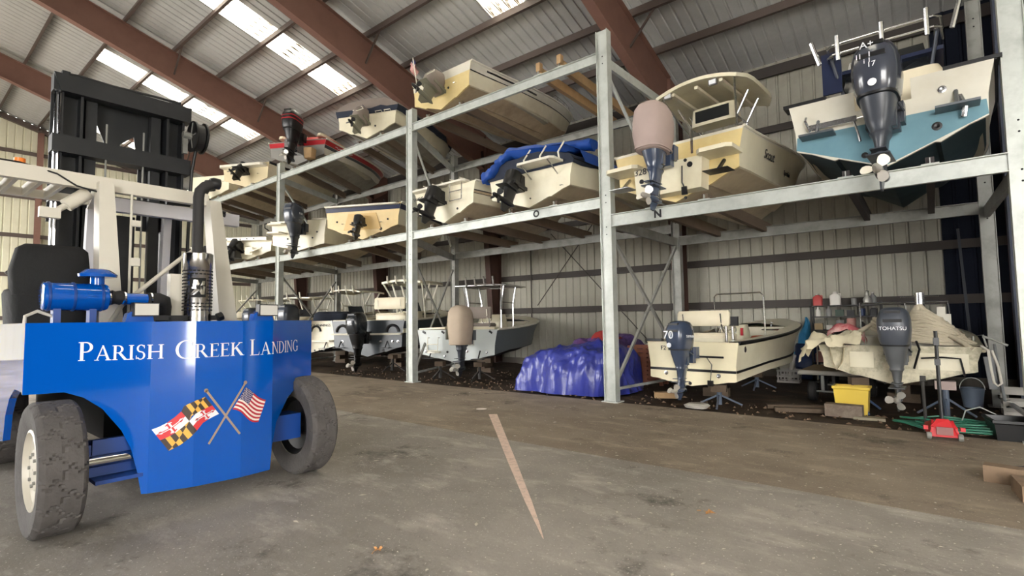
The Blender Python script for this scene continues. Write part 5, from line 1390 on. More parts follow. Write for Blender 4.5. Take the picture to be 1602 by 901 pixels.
for r_ in range(13):
    z = 1.80 + r_ * .034
    for i in range(22):
        t = 2 * math.pi * (i + (.5 if r_ % 2 else 0)) / 22
        if 3 <= r_ <= 10 and abs(((t - math.radians(-19) + math.pi) % (2 * math.pi)) - math.pi) < .62: continue
        M = Matrix.Rotation(t, 3, 'Z'); k.box(M @ Vector((mr + .001, 0, 0)) + Vector((mx, my, z)), (.006, .027, .012), M=M)
fp(k, 'vent_slot', mat('slot_black', (12, 12, 12), .8), mf, kind='stuff')
# stylised zigzag emblem cut in a dark plate on the shield
def cyl(a, z, off): t = math.radians(-19) + a / mr; return Vector((mx + (mr + off) * math.cos(t), my + (mr + off) * math.sin(t), z))
def cdecal(poly, m, off, name):
    k = MB()
    for quad in poly:
        n = 5; A = [Vector(quad[0]).lerp(Vector(quad[1]), i / n) for i in range(n + 1)]; B = [Vector(quad[3]).lerp(Vector(quad[2]), i / n) for i in range(n + 1)]
        k.loft([[cyl(p.x, p.y, off) for p in A], [cyl(p.x, p.y, off) for p in B]], cap=False, close=False)
    fp(k, name, m, mf)
cdecal([[(-.075, 1.93), (.075, 1.93), (.075, 2.13), (-.075, 2.13)]], mat('slot_black', (12, 12, 12), .8), .003, 'emblem_plate')
cdecal([[(-.07, 1.955), (-.03, 1.955), (.02, 2.01), (-.02, 2.02)], [(-.06, 2.02), (-.01, 2.02), (-.015, 2.04), (-.06, 2.04)], [(-.045, 2.03), (-.02, 2.03), (-.0, 2.11), (-.035, 2.11)], [(-.035, 2.11), (.0, 2.11), (.06, 1.96), (.03, 1.96)], [(.025, 2.05), (.06, 2.06), (.065, 2.10), (.04, 2.10)], [(.035, 1.96), (.06, 1.96), (.068, 2.04), (.05, 2.05)]], STAINLESS, .006, 'emblem')
k = MB(); k.tube([(mx, my - .01, 2.38), (mx, my - .01, 3.00), (mx, my + .0, 3.07), (mx - .01, my + .05, 3.13), (mx - .02, my + .14, 3.18)], .052, 16); fp(k, 'exhaust_pipe', mat('sooty_pipe', (42, 40, 40), .75), smooth=50)
k = MB(); k.lathe([(.045, .1), (.065, .14), (.06, .20), (.04, .20)], (mx - .02, my, 3.185), axis='Y', n=12); fp(k, 'exhaust_tip', BLACK_PL, smooth=40)
k = MB(); k.box((-6.15, 1.985, 1.95), (.10, .15, .46)); fp(k, 'control_box', LW)
k = MB(); k.box((-5.95, 2.0, 1.72), (.05, .6, .05)); k.tube([(-5.9, 2.29, 1.72), (-5.9, 2.34, 1.74)], .045, 12); k.box((-5.9, 1.9, 1.70), (.1, .1, .06)); fp(k, 'hood_latch', BLACK_PL, smooth=30)
for y in (1.63, 2.80):
    k = MB(); k.box((-5.86, y + .0, 1.80), (.09, .21, .13)); lamp = fp(k, 'work_light', BLACK_PL)
    k = MB(); k.box((-5.812, y, 1.80), (.012, .19, .11)); fp(k, 'lamp_lens', mat('lamp_glass', (206, 202, 192), .15), lamp)
    k = MB(); k.prism([(-5.86, y - .16, 1.66), (-5.86, y + .08, 1.66), (-5.86, y + .06, 1.76), (-5.86, y - .08, 1.80), (-5.86, y - .14, 1.76)], (-.10, 0, 0), (.0, 0, 0)); fp(k, 'lamp_bracket', BLUE, lamp)
# --- operator seat under a black cover
k = MB(); k.rbox([(1.65, .36, .30, -7.05, 1.10, 3.5), (1.98, .36, .32, -7.05, 1.10, 3.5), (2.02, .34, .31, -7.05, 1.10, 3.5)], n=20); k.rbox([(1.96, .16, .30, -6.86, 1.10, 3.2), (2.2, .15, .31, -6.88, 1.10, 3.2), (2.42, .12, .28, -6.92, 1.11, 3.0), (2.47, .08, .23, -6.93, 1.12, 2.6)], n=24)
for v in k.v: v += Vector((noise.noise(v * 5), noise.noise(v * 5 + Vector((4, 0, 0))), noise.noise(v * 4))) * .022
st = fp(k, 'operator_seat', SEATF, smooth=60)
k = MB(); k.tube([(-7.0, .72, 2.04), (-7.25, .70, 2.08), (-7.4, .70, 2.07)], .028, 8); fp(k, 'armrest', BLACK_PL, st, smooth=40)
k = MB(); k.lathe([(.11, 0), (.125, .02), (.11, .04)], (-7.75, .98, 2.22), n=18); fp(k, 'steering_wheel', BLACK_PL, smooth=40)
k = MB(); k.tube([(-6.0, .80, 1.66), (-5.98, .80, 1.74), (-6.0, .88, 1.785), (-6.0, .98, 1.74), (-6.0, 1.0, 1.66)], .014, 8); fp(k, 'hand_rail', LW, smooth=40)
# --- overhead guard
def post(pb, pt, wb, wt, name='guard_post', m=LW, d=.14):
    k = MB(); a, b = Vector(pb), Vector(pt)
    rg = [[a + Vector((sx * d / 2, sy * wb / 2, 0)) for sx, sy in ((-1, -1), (1, -1), (1, 1), (-1, 1))], [b + Vector((sx * d * .4, sy * wt / 2, 0)) for sx, sy in ((-1, -1), (1, -1), (1, 1), (-1, 1))]]
    k.loft(rg); return fp(k, name, m)
post((-6.42, 1.475, 1.6), (-6.5, 1.42, 3.10), .20, .12, d=.24); post((-6.42, 2.58, 1.6), (-6.5, 2.44, 3.08), .20, .12, d=.24)
post((-8.0, 1.60, 1.6), (-8.0, 1.63, 3.1), .09, .09, m=LWG); post((-8.0, 2.40, 1.6), (-8.0, 2.44, 3.1), .09, .09, m=LWG)
k = MB(); k.bar((-6.55, .45, 3.10), (-6.55, 2.40, 3.10), .09, .14); fp(k, 'guard_beam', LW)
k = MB(); k.bar((-7.75, .45, 3.14), (-7.75, 2.46, 3.14), .07, .09); fp(k, 'guard_beam', LW)
for y in (.45, .62, .80, .98, 1.16):
    k = MB(); k.bar((-6.55, y, 3.12), (-7.75, y, 3.15), .035, .11); fp(k, 'guard_slat', LW)
k = MB(); k.bar((-6.55, 2.38, 3.1), (-8.0, 2.44, 3.14), .09, .12); fp(k, 'guard_side_rail', LW)
k = MB(); k.bar((-6.55, 1.42, 3.1), (-8.0, 1.63, 3.14), .09, .12); fp(k, 'guard_side_rail', LW)
k = MB(); k.bar((-6.95, 1.58, 2.98), (-6.95, 2.92, 2.98), .10, .15); fp(k, 'guard_crossbar', LWG)
k = MB(); k.tube([(-6.9, 1.6, 3.12), (-6.9, 1.7, 3.13), (-6.9, 2.5, 3.10), (-6.9, 2.75, 3.06)], .02, 8); k.tube([(-6.92, 2.1, 3.09), (-6.92, 2.4, 3.10), (-6.92, 2.75, 3.02)], .03, 8); fp(k, 'hydraulic_hose', BLACK_PL, smooth=40)
k = MB(); k.tube([(-6.35, 1.62, 1.66), (-6.35, 1.62, 3.0)], .012, 6); k.box((-6.35, 1.66, 2.7), (.05, .08, .06)); k.box((-6.35, 1.66, 2.3), (.05, .08, .08)); fp(k, 'vertical_conduit', LW)
k = MB(); k.tube([(-6.3, 1.45, 1.66), (-6.32, 1.56, 1.86), (-6.45, 2.15, 2.42)], .022, 10); k.tube([(-6.45, 2.10, 2.38), (-6.48, 2.28, 2.53)], .012, 8); fp(k, 'gas_strut', LW, smooth=40)
k = MB(); k.tube([(-6.9, 1.30, 2.99), (-6.72, 1.33, 2.78)], .0, 6) if False else None
k = MB(); k.tube([(-6.7, 1.33, 3.02), (-6.7, 1.16, 2.86)], .065, 16); cy = fp(k, 'tilt_cylinder', LW, smooth=40)
k = MB(); k.tube([(-6.7, 1.16, 2.86), (-6.7, 1.08, 2.79)], .03, 10); k.box((-6.7, 1.04, 2.77), (.08, .16, .10)); fp(k, 'cylinder_rod', LW, cy, smooth=40)
k = MB(); k.tube([(-6.95, .84, 3.17), (-6.95, .84, 3.20)], .05, 14); bc = fp(k, 'warning_beacon', BLACK_PL, smooth=40)
k = MB(); k.tube([(-6.95, .84, 3.20), (-6.95, .84, 3.32)], .045, 14); fp(k, 'beacon_lens', mat('amber_lens', (236, 130, 50), .3), bc, smooth=40)
k = MB(); k.tube([(-6.6, .4, 3.20), (-6.6, .8, 3.20), (-6.48, 1.05, 3.12), (-6.48, 1.2, 3.03), (-6.5, 1.4, 3.0)], .009, 6); fp(k, 'power_cable', BLACK_PL)
# --- mast
for y, w in ((1.50, .20), (2.68, .20)):
    k = MB(); k.box((-8.72, y, 2.6), (.06, w, 4.4)); k.box((-8.62, y - w / 2, 2.6), (.22, .03, 4.4)); k.box((-8.62, y + w / 2, 2.6), (.22, .03, 4.4)); fp(k, 'mast_rail', MASTM)
for y, w in ((1.72, .12), (2.46, .12)):
    k = MB(); k.box((-8.66, y, 2.6), (.10, w, 4.2)); fp(k, 'inner_mast_rail', MASTM)
for z, h, d in ((4.76, .22, .18), (3.97, .22, .22), (3.3, .16, .16), (1.2, .3, .2)):
    k = MB(); k.box((-8.55, 2.085, z), (d, 1.56, h)); k.prism([(-8.46, 1.30, z + h / 2), (-8.46, 2.87, z + h / 2), (-8.46, 2.80, z - h / 2), (-8.46, 1.37, z - h / 2)], (0, 0, 0), (.02, 0, 0)); fp(k, 'mast_crossmember', MASTM)
k = MB(); k.prism([(-8.80, 1.33, 4.70), (-8.80, 2.85, 4.70), (-8.80, 2.85, 3.0), (-8.80, 2.3, 3.0), (-8.80, 2.3, 3.9), (-8.80, 2.24, 4.35), (-8.80, 2.08, 4.20), (-8.80, 2.08, 4.02), (-8.80, 1.96, 4.02), (-8.80, 1.80, 4.45), (-8.80, 1.80, 3.0), (-8.80, 1.33, 3.0)], (0, 0, 0), (.02, 0, 0)); fp(k, 'carriage_plate', MASTM)
k = MB(); k.box((-8.85, 1.85, 1.9), (.02, .9, 2.6)); k.box((-8.85, 2.7, 2.3), (.02, .3, 3.4)); fp(k, 'mast_guard_mesh', MASTM)
for y, r_ in ((1.335, .014), (1.375, .014)):
    k = MB(); k.tube([(-8.5, y, 2.0), (-8.5, y, 4.66)], r_, 8); fp(k, 'lift_cylinder_rod', CHROME, smooth=40)
for y in (1.86, 2.28):
    k = MB(); k.tube([(-8.48, y, 1.4), (-8.48, y, 4.35)], .012, 8); fp(k, 'lift_chain', GALV_DK, smooth=40)
k = MB(); k.tube([(-8.45, 1.45, 4.88), (-8.45, 1.55, 4.89), (-8.45, 1.9, 4.88), (-8.45, 2.4, 4.90), (-8.45, 2.7, 4.90)], .018, 6); k.box((-8.5, 1.42, 4.89), (.1, .08, .05)); k.box((-8.5, 2.66, 4.9), (.1, .12, .05)); fp(k, 'mast_hose', MASTM, smooth=30)
# hose reel on the mast's side
k = MB(); k.lathe([(.21, -.01), (.23, -.005), (.23, .015), (.21, .02)], (-8.35, 2.84, 4.42), axis='Y', n=28); k.lathe([(.19, .02), (.20, .03), (.20, .12), (.19, .13)], (-8.35, 2.84, 4.42), axis='Y', n=28); k.lathe([(.21, .13), (.23, .135), (.23, .155), (.21, .16)], (-8.35, 2.84, 4.42), axis='Y', n=28)
rl = fp(k, 'hose_reel', BLACK_PL, smooth=40)
k = MB(); k.tube([(-8.35, 2.72, 4.42), (-8.35, 3.02, 4.42)], .05, 12)
for i in range(5):
    a = 2 * math.pi * i / 5; k.bar((-8.35, 2.835, 4.42), (-8.35 + .2 * math.cos(a), 2.835, 4.42 + .2 * math.sin(a)), .03, .015)
k.box((-8.38, 2.76, 4.30), (.06, .06, .3)); fp(k, 'reel_hub', GALV_DK, rl, smooth=30)
k = MB(); k.tube([(-8.35, 2.90, 4.25), (-8.38, 2.86, 3.9), (-8.4, 2.84, 3.0), (-8.4, 2.82, 1.8)], .022, 8); fp(k, 'reel_hose', BLACK_PL, rl, smooth=40)
for y in (1.75, 2.35):
    k = MB(); k.bar((-8.9, y, .25), (-11.2, y, .25), .18, .07); k.bar((-8.9, y, .25), (-8.9, y, 1.2), .18, .07, up=(1, 0, 0)); fp(k, 'fork', MASTM)
# ---------------------------------------------------------------- things on the ground
def blob(x0, x1, y0, y1, h, seed, n=110, name='tarp', m=None, pw=2.6, lump=.10, fold=.05, shape=None):
    k = MB(); rows = []
    for j in range(n + 1):
        row = []
        for i in range(n + 1):
            u, v = -1 + 2 * i / n, -1 + 2 * j / n
            # square to rounded-square footprint
            x, y = u * (1 - .12 * v * v), v * (1 - .12 * u * u)
            r = max(abs(u), abs(v))
            z = (1 - r ** 8) ** .65 * (shape(u, v) if shape else 1) if r < 1 else 0
            p = Vector(((x0 + x1) / 2 + x * (x1 - x0) / 2, (y0 + y1) / 2 + y * (y1 - y0) / 2, z * h))
            s_ = (.3 - abs(noise.noise(Vector((p.x * 1.5 + p.z * .5 + seed, p.y * 1.5, p.z * .5))))) * fold * 1.5 + (.3 - abs(noise.noise(Vector((p.x * 3 - p.z * 1.4, p.y * 3 + seed, p.z * 1.1))))) * fold * .9 + noise.noise(p * 1.6 + Vector((seed, 0, 0))) * lump + abs(noise.noise(p * 3.2 + Vector((seed, 7, 0)))) * fold * .5 + noise.noise(p * 8 + Vector((0, seed, 0))) * fold * .35
            q = Vector((u, v, 0)); 
            p += Vector((u * abs(u) * s_ * 1.2, v * abs(v) * s_ * 1.2, s_ * min(1, z * 2)))
            p.z = max(p.z, .012)
            row.append(p)
        rows.append(row)
    k.loft(rows, cap=False, close=False)
    return k
TARP_P = bpy.data.materials.get('violet_blue_tarp') or mat('violet_blue_tarp', (46, 54, 138), .34, var=.12, scale=3, bump=.5, bscale=7, stain=(72, 82, 168), sscale=2.5, samt=.35, spec=.6)
k = blob(-7.75, -5.3, 9.55, 11.6, 1.02, 3, m=TARP_P, lump=.12, fold=.10, shape=lambda u, v: (.92 + .10 * math.sin(u * 2 + 1) - .12 * max(0, -u - .5)))
o = k.build('tarp_heap', TARP_P, None, smooth=70); tag(o, 'violet blue tarp draped over a heap beside the tall rack post', 'tarp')
TARP_R = mat('purple_tarp', (84, 62, 120), .5, bump=.5, bscale=7, stain=(120, 60, 80), sscale=2, samt=.5)
k = blob(-8.1, -6.2, 11.75, 13.6, 1.12, 8, lump=.14, fold=.1, shape=lambda u, v: .95 + .1 * u)
o = k.build('tarp_heap', TARP_R, None, smooth=70); tag(o, 'dark purple tarp heap behind the blue one', 'tarp')
k = MB(); rows = []
for j in range(10):
    rows.append([Vector((-6.95 + .062 * i, 11.75 + .06 * j, 1.08 + .10 * math.sin(i * .5) + .06 * noise.noise(Vector((i * .8, j * .8, 2))) + .05 * min(j, 3))) for i in range(12)])
k.loft(rows, cap=False, close=False); o = k.build('red_cloth', mat('red_orange_cloth', (170, 52, 48), .8, bump=.4, bscale=8), None, smooth=60); tag(o, 'red cloth patch lying on top of the tarp heaps', 'cloth')
# stacked red-brown slatted frames
def pallet(x, y, rz, label, h=.95):
    t = thing('slatted_pallet', label, 'pallet', (x, y, 0), rz, 'red brown pallets')
    PB = mat('red_brown_stained_timber', (122, 74, 58), .85, var=.2, scale=5)
    for i in range(9):
        k = MB(); k.box((0, 0, .10 + i * .105), (.85, .02, .07)); k.build('slat', PB, t, smooth=0)
    for px in (-.38, 0, .38):
        k = MB(); k.box((px, .06, h / 2), (.09, .10, h)); k.build('stringer', PB, t, smooth=0)
pallet(-5.58, 12.05, .2, 'red brown pallet standing on edge, nearer of the two behind the tall post'); pallet(-5.62, 12.45, .15, 'red brown pallet standing on edge, farther of the two behind the tall post')
# concrete paver pads and boards by the F2 skiff
t = MB(); t.rbox([(0, .2, .15, 0, 0, 3), (.05, .21, .16, 0, 0, 3), (.08, .17, .12, .02, 0, 2.5)], n=10)
for v in t.v: v += Vector((noise.noise(v * 9), noise.noise(v * 9 + Vector((2, 0, 0))), 0)) * .04
o = t.build('broken_slab', mat('pale_broken_concrete', (170, 166, 156), .9, bump=.4), None, smooth=20); o.location = (-3.44, 9.58, 0); tag(o, 'pale broken concrete lump on the floor under the F2 skiff', 'rubble')
def board(x, y, z, l, w, h, rz, label, m=WOOD_DK, name='timber_offcut', cat='timber', group=None):
    k = MB(); k.box((0, 0, h / 2), (l, w, h)); o = k.build(name, m, None, smooth=0); o.location = (x, y, z); o.rotation_euler.z = rz; tag(o, label, cat, group); return o
board(-4.35, 10.4, .0, .5, .2, .12, .5, 'short timber offcut in the dirt left of the F2 skiff propeller', WOOD)
board(-1.78, 10.15, .0, .95, .14, .07, .35, 'dark plank lying behind the concrete block, nearer one'); board(-1.95, 10.45, .0, 1.0, .14, .07, .42, 'dark plank lying behind the concrete block, farther one')
k = MB(); k.box((0, 0, .10), (.52, .2, .2))
o = k.build('concrete_block', mat('weathered_brown_block', (112, 98, 86), .9, var=.2, scale=9, bump=.5, stain=(150, 140, 126), sscale=6, samt=.5), None, smooth=0); o.location = (-1.2, 10.05, 0); o.rotation_euler.z = -.04; tag(o, 'brown concrete block lying in front of the yellow bin', 'block')
board(-.86, 9.98, 0, .42, .2, .04, .1, 'flat pale board at the dirt edge right of the yellow bin', mat('pale_board', (140, 132, 112), .85))
# yellow bin
YB = mat('yellow_plastic', (214, 184, 70), .45, stain=(170, 150, 70), samt=.4)
t = thing('storage_bin', 'yellow plastic bin beside the blue stand post', 'bin', (-1.12, 10.45, 0))
def tub(t, w, d, h, m, taper=.86, rim=.03, name='bin_body'):
    k = MB(); a, b = w / 2, d / 2
    def ring(s, z): return [Vector((x * s, y * s, z)) for x, y in ((-a, -b), (a, -b), (a, b), (-a, b))]
    k.loft([ring(taper * .02, .012), ring(taper, .0), ring(1, h), ring(.94, h), ring(taper * .93, .03), ring(.02, .03)], cap=True); k.build(name, m, t, smooth=0)
    k = MB(); k.loft([ring(1.0, h - rim * 1.6), ring(1.07, h - rim), ring(1.07, h + .004), ring(.95, h + .004)], cap=False); k.build('bin_rim', m, t, smooth=0)
tub(t, .5, .36, .46, YB)
# blue barrel, crate, cart, shelf along the wall
t = thing('plastic_barrel', 'dark blue plastic barrel standing against the wall', 'barrel', (-2.62, 15.6, 0))
k = MB(); k.lathe([(.001, 0), (.25, 0), (.29, .05), (.29, .28), (.30, .30), (.30, .33), (.29, .35), (.29, .58), (.30, .60), (.30, .63), (.29, .65), (.28, .86), (.25, .92), (.24, .93), (.001, .90)], n=28, cap=False); k.build('barrel_body', mat('dark_blue_plastic', (28, 48, 82), .4), t, smooth=40)
for x in (-.1, .1):
    k = MB(); k.tube([(x, 0, .90), (x, 0, .94)], .035, 10); k.build('bung_cap', BLACK_PL, t)
t = thing('milk_crate', 'pale grey plastic crate with pump parts near the wall', 'crate', (-2.86, 14.5, 0), .05)
CR = mat('grey_white_plastic', (164, 160, 152), .6)
for z in (.03, .16, .30):
    for sx in (-1, 1):
        k = MB(); k.box((sx * .24, 0, z), (.02, .42, .05)); k.build('crate_slat', CR, t, smooth=0); k = MB(); k.box((0, sx * .2, z), (.5, .02, .05)); k.build('crate_slat', CR, t, smooth=0)
for i in range(4):
    for sy in (-1, 1):
        k = MB(); k.box((-.22 + .147 * i, sy * .2, .165), (.035, .022, .32)); k.build('crate_post', CR, t, smooth=0)
k = MB(); k.box((0, 0, .015), (.48, .4, .02)); k.build('crate_base', CR, t, smooth=0)
k = MB(); k.tube([(.0, 0, .04), (.05, -.02, .3), (.12, -.05, .62)], .05, 8); k.lathe([(.03, .6), (.1, .62), (.11, .68), (.06, .72)], (.08, -.05, 0), n=12); k.box((.0, -.05, .66), (.16, .1, .08))
o = k.build('bilge_pump', mat('dirty_white_plastic', (196, 192, 182), .5), None, smooth=40); o.location = (-2.86, 14.5, 0); tag(o, 'dirty white hand pump standing in the pale grey crate', 'pump')
SHF = mat('dark_shelf_steel', (46, 44, 44), .6)
sx0, sx1, sy0, sy1 = -2.45, -.95, 15.25, 15.65
t = thing('shelving_unit', 'dark steel shelving unit full of bottles and cans against the wall', 'shelf', ((sx0 + sx1) / 2, (sy0 + sy1) / 2, 0))
for x in (-.74, .74):
    for y in (-.18, .18):
        k = MB(); k.box((x, y, 1.0), (.04, .04, 2.0)); k.build('shelf_post', SHF, t, smooth=0)
SZ = (.45, .92, 1.28, 1.62, 1.90)
for z in SZ:
    k = MB(); k.box((0, 0, z), (1.5, .4, .03)); k.build('shelf_board', SHF, t, smooth=0)
k = MB(); k.box((.25, .1, 1.78), (.02, .02, .22)); k.build('shelf_divider', SHF, t, smooth=0)
pal = [('red', (170, 62, 60)), ('white', (214, 210, 202)), ('dark blue', (40, 54, 88)), ('grey', (130, 130, 128)), ('black', (34, 34, 36)), ('tan', (170, 148, 112)), ('pink', (196, 140, 130)), ('dark green', (48, 66, 54))]
tier = ['bottom', 'second', 'third', 'fourth', 'top']
kindn = ['bottle', 'can', 'jug', 'box']
def container(kind, col, x, y, z, h, label, grp):
    m = mat(col[0].replace(' ', '_') + '_container', col[1], .5)
    k = MB(); r = h * (.24 if kind == 'bottle' else .36)
    if kind == 'bottle': k.lathe([(.001, 0), (r, 0), (r, h * .62), (r * .35, h * .8), (r * .35, h * .92), (.001, h * .93)], n=12, cap=False)
    elif kind == 'can': k.lathe([(.001, 0), (r, 0), (r, h), (r * .9, h), (r * .9, h * .97), (.001, h * .97)], n=14, cap=False)
    elif kind == 'jug': k.rbox([(0, r, r * .7, 0, 0, 4), (h * .7, r, r * .7, 0, 0, 4), (h * .85, r * .5, r * .4, 0, 0, 3), (h * .95, r * .25, r * .25, 0, 0, 2)], n=14); k.tube([(r * .5, 0, h * .84), (r * .9, 0, h * .84), (r * .95, 0, h * .6)], r * .14, 6)
    else: k.box((0, 0, h * .4), (h * .9, h * .6, h * .8))
    o = k.build(kind, m, None, smooth=40); o.location = (x, y, z)
    if kind in ('bottle', 'jug'):
        c = MB(); c.lathe([(r * .4, h * .9), (r * .4, h), (.001, h)], n=10, cap=False); c.build('cap', mat('cap_plastic', (190, 186, 180), .5), o)
    tag(o, label, kind, grp); return o
place = {0: [('jug', 6, .30), ('can', 3, .24), ('box', 5, .26), ('jug', 4, .3), ('can', 2, .25)],
         1: [('can', 0, .18), ('bottle', 3, .26), ('can', 4, .2), ('bottle', 0, .25), ('can', 6, .22), ('bottle', 2, .26), ('can', 7, .2), ('box', 3, .2)],
         2: [('box', 5, .2), ('box', 1, .14), ('can', 3, .24), ('can', 6, .28), ('bottle', 4, .22), ('can', 0, .2)],
         3: [('bottle', 1, .25), ('bottle', 3, .26), ('box', 7, .2), ('box', 4, .18), ('can', 2, .18), ('jug', 4, .22)],
         4: [('jug', 0, .30), ('jug', 1, .34), ('can', 3, .16), ('bottle', 3, .30)]}
ords = ['first', 'second', 'third', 'fourth', 'fifth', 'sixth', 'seventh', 'eighth']
for ti, items in place.items():
    for i, (kd, ci, h) in enumerate(items):
        x = sx0 + .16 + (sx1 - sx0 - .32) * i / max(1, len(items) - 1)
        container(kd, pal[ci], x, (sy0 + sy1) / 2 - .06, SZ[ti] + .016, h, f'{pal[ci][0]} {kd}, {ords[i]} from the barrel end on the {tier[ti]} shelf board', 'containers on the wall shelf')
k = MB(); k.lathe([(.05, .0), (.08, .02), (.09, .12), (.05, .2), (.03, .28), (.05, .32), (.001, .34)], n=14); o = k.build('funnel', mat('galvanised_can', (170, 168, 160), .4, .5), None, smooth=40); o.location = (-1.22, 15.3, 1.917); tag(o, 'silver metal oil can standing at the end of the top shelf', 'can')
# blue cloth hanging by the shelf
k = MB(); rows = []
for j in range(12):
    z = 1.62 - .095 * j; w = .03 + .028 * j
    rows.append([Vector((-2.60 + w * u + .02 * math.sin(j), 15.55 + .04 * math.sin(u * 5 + j * .4), z)) for u in (-1, -.6, -.2, .2, .6, 1)])
k.loft(rows, cap=False, close=False); o = k.build('hanging_towel', mat('turquoise_cloth', (48, 120, 160), .85, bump=.3), None, smooth=60); tag(o, 'turquoise cloth hanging above the dark blue barrel', 'cloth')
# hand truck
t = thing('hand_truck', 'white framed hand truck leaning by the blue barrel', 'hand truck', (-2.1, 14.9, 0))
for x in (-.2, .12):
    k = MB(); k.tube([(x, 0, .05), (x, .12, .7), (x, .16, 1.0)], .018, 8); k.build('side_rail', LW, t)
k = MB(); k.tube([(-.2, .16, 1.0), (.12, .16, 1.0)], .016, 8); k.tube([(.12, .16, .98), (.42, .1, 1.16)], .02, 8); k.build('handle', LW, t)
for x in (-.28, .2):
    k = MB(); k.lathe([(.05, -.03), (.11, -.03), (.12, 0), (.11, .03), (.05, .03)], (x, .1, .12), axis='X', n=16); k.build('wheel', RUBBER, t)
k = MB(); k.box((-.04, -.12, .02), (.36, .24, .015)); k.build('toe_plate', GALV_DK, t, smooth=0)
k = MB(); k.rbox([(.28, .16, .12, -.04, .0, 3), (.5, .14, .10, 0, .05, 3), (.68, .08, .06, 0, .08, 2.5)], n=12); o = k.build('engine_part', mat('dirty_metal_part', (120, 112, 104), .6, .3, bump=.5), None, smooth=30); o.location = (-1.85, 14.95, .35); tag(o, 'dirty metal engine part on the trolley near the hand truck', 'engine part')
# low trolley with boards
t = thing('flat_trolley', 'low flat trolley with plywood deck and a black tyre', 'trolley', (-1.45, 12.2, 0), -.02)
k = MB(); k.box((0, 0, .56), (1.25, 1.6, .06)); k.build('deck_board', mat('grubby_plywood', (128, 112, 90), .85, stain=(86, 76, 62)), t, smooth=0)
k = MB(); k.tube([(-.62, -.8, .56), (.62, -.8, .56)], .045, 10); k.build('front_roller', mat('pale_tube', (150, 146, 138), .5), t)
for x in (-.42, .42):
    for y in (-.6, .6):
        k = MB(); k.lathe([(.08, -.06), (.16, -.07), (.19, -.04), (.19, .04), (.16, .07), (.08, .06)], (x, y, .19), axis='X', n=18); w = k.build('wheel', RUBBER, t); 
for y in (-.6, .6):
    k = MB(); k.tube([(-.5, y, .19), (.5, y, .19)], .02, 8); k.bar((-.25, y, .2), (-.25, y, .54), .05, .05, up=(0, 1, 0)); k.bar((.3, y, .2), (.3, y, .54), .05, .05, up=(0, 1, 0)); k.build('axle', GALV_DK, t)
k = MB(); k.rbox([(.0, .4, .35, 0, 0, 3), (.22, .36, .3, 0, 0, 3), (.3, .2, .18, 0, 0, 2.5)], n=14)
for v in k.v: v += Vector((noise.noise(v * 6), noise.noise(v * 6 + Vector((3, 0, 0))), 0)) * .05
o = k.build('dark_sack', mat('dark_sacking', (54, 46, 40), .9, bump=.4), None, smooth=50); o.location = (-1.2, 12.4, .592); tag(o, 'dark sack lying on the plywood deck of the trolley', 'sack')
# cloth, rope and towel heaped on the workboat
WB = (-.52, 10.6, .50)
def drape(name, pts, w, seed, m, label, cat, n=22, lump=.05, sag=0.0):
    k = MB(); rows = []
    for i in range(n + 1):
        s = i / n * (len(pts) - 1); a = int(min(s, len(pts) - 2)); p = Vector(pts[a]).lerp(Vector(pts[a + 1]), s - a)
        row = []
        for j in range(13):
            u = -1 + 2 * j / 12; q = p + Vector((0, u * w, -abs(u) ** 2.5 * sag)); f = noise.noise(q * 5 + Vector((seed, 0, 0))) * lump + noise.noise(q * 13 + Vector((0, seed, 0))) * lump * .5
            row.append(q + Vector((f * .6, f * .5 - .06 * abs(f), abs(f) * 1.3 + f * .5)))
        rows.append(row)
    k.loft(rows, cap=False, close=False); o = k.build(name, m, None, smooth=70); tag(o, label, cat); return o
drape('sailcloth', [(-1.85, 10.55, 1.02), (-1.72, 10.5, 1.24), (-1.45, 10.55, 1.29), (-1.2, 10.6, 1.30), (-.95, 10.6, 1.36)], .30, 4, mat('cream_sailcloth', (212, 202, 172), .85, bump=.3, bscale=8), 'cream sailcloth bundle over the corner of the dirty white workboat', 'cloth', lump=.10, sag=.2)
drape('sailcloth', [(-1.42, 10.52, 1.27), (-1.40, 10.5, 1.08), (-1.38, 10.5, .86), (-1.32, 10.5, .70), (-1.24, 10.52, .84), (-1.2, 10.54, 1.1)], .05, 9, mat('cream_sailcloth', (212, 202, 172), .85), 'cream cloth fold hanging down the transom of the dirty white workboat', 'cloth', lump=.03)
drape('red_towel', [(-1.5, 10.95, 1.36), (-1.35, 10.9, 1.48), (-1.15, 10.9, 1.50), (-.98, 10.9, 1.40), (-.92, 10.85, 1.25)], .2, 6, mat('red_white_towel', (190, 96, 100), .85, stain=(220, 200, 190), sscale=5, samt=.9), 'red and white towel behind the cream sailcloth', 'towel', lump=.05, sag=.12)
ROPE = mat('beige_rope', (182, 172, 150), .85, var=.15, scale=14, bump=.4, bscale=40)
k = MB(); k.tube([(-.16, 11.3, 1.1), (-.16, 11.3, 2.02)], .07, 14); sp = k.build('spar', ALU, None); 
for z in (1.82, 1.96):
    c = MB(); c.tube([(-.42, 11.3, z), (.1, 11.3, z)], .012, 6); c.build('cross_pin', ALU, sp)
tag(sp, 'silver mast stub with cross pins above the rope heap', 'mast')
k = MB(); rr = random.Random(11)
for i in range(15):
    z = 1.14 + .034 * i; w = .50 - .022 * i
    ctr = Vector((.10 - .012 * i, 11.0, z)); pts = []
    for j in range(16):
        t = 2 * math.pi * j / 16; pts.append(ctr + Vector((w * math.cos(t) * 1.0, .26 * math.sin(t), .09 * math.cos(t + 2.6) + .02 * rr.uniform(-1, 1))))
    k.tube(pts, .030, 7, closed=True)
rope = k.build('rope_coil', ROPE, None, smooth=60); tag(rope, 'heap of beige rope coiled on the dirty white workboat', 'rope')
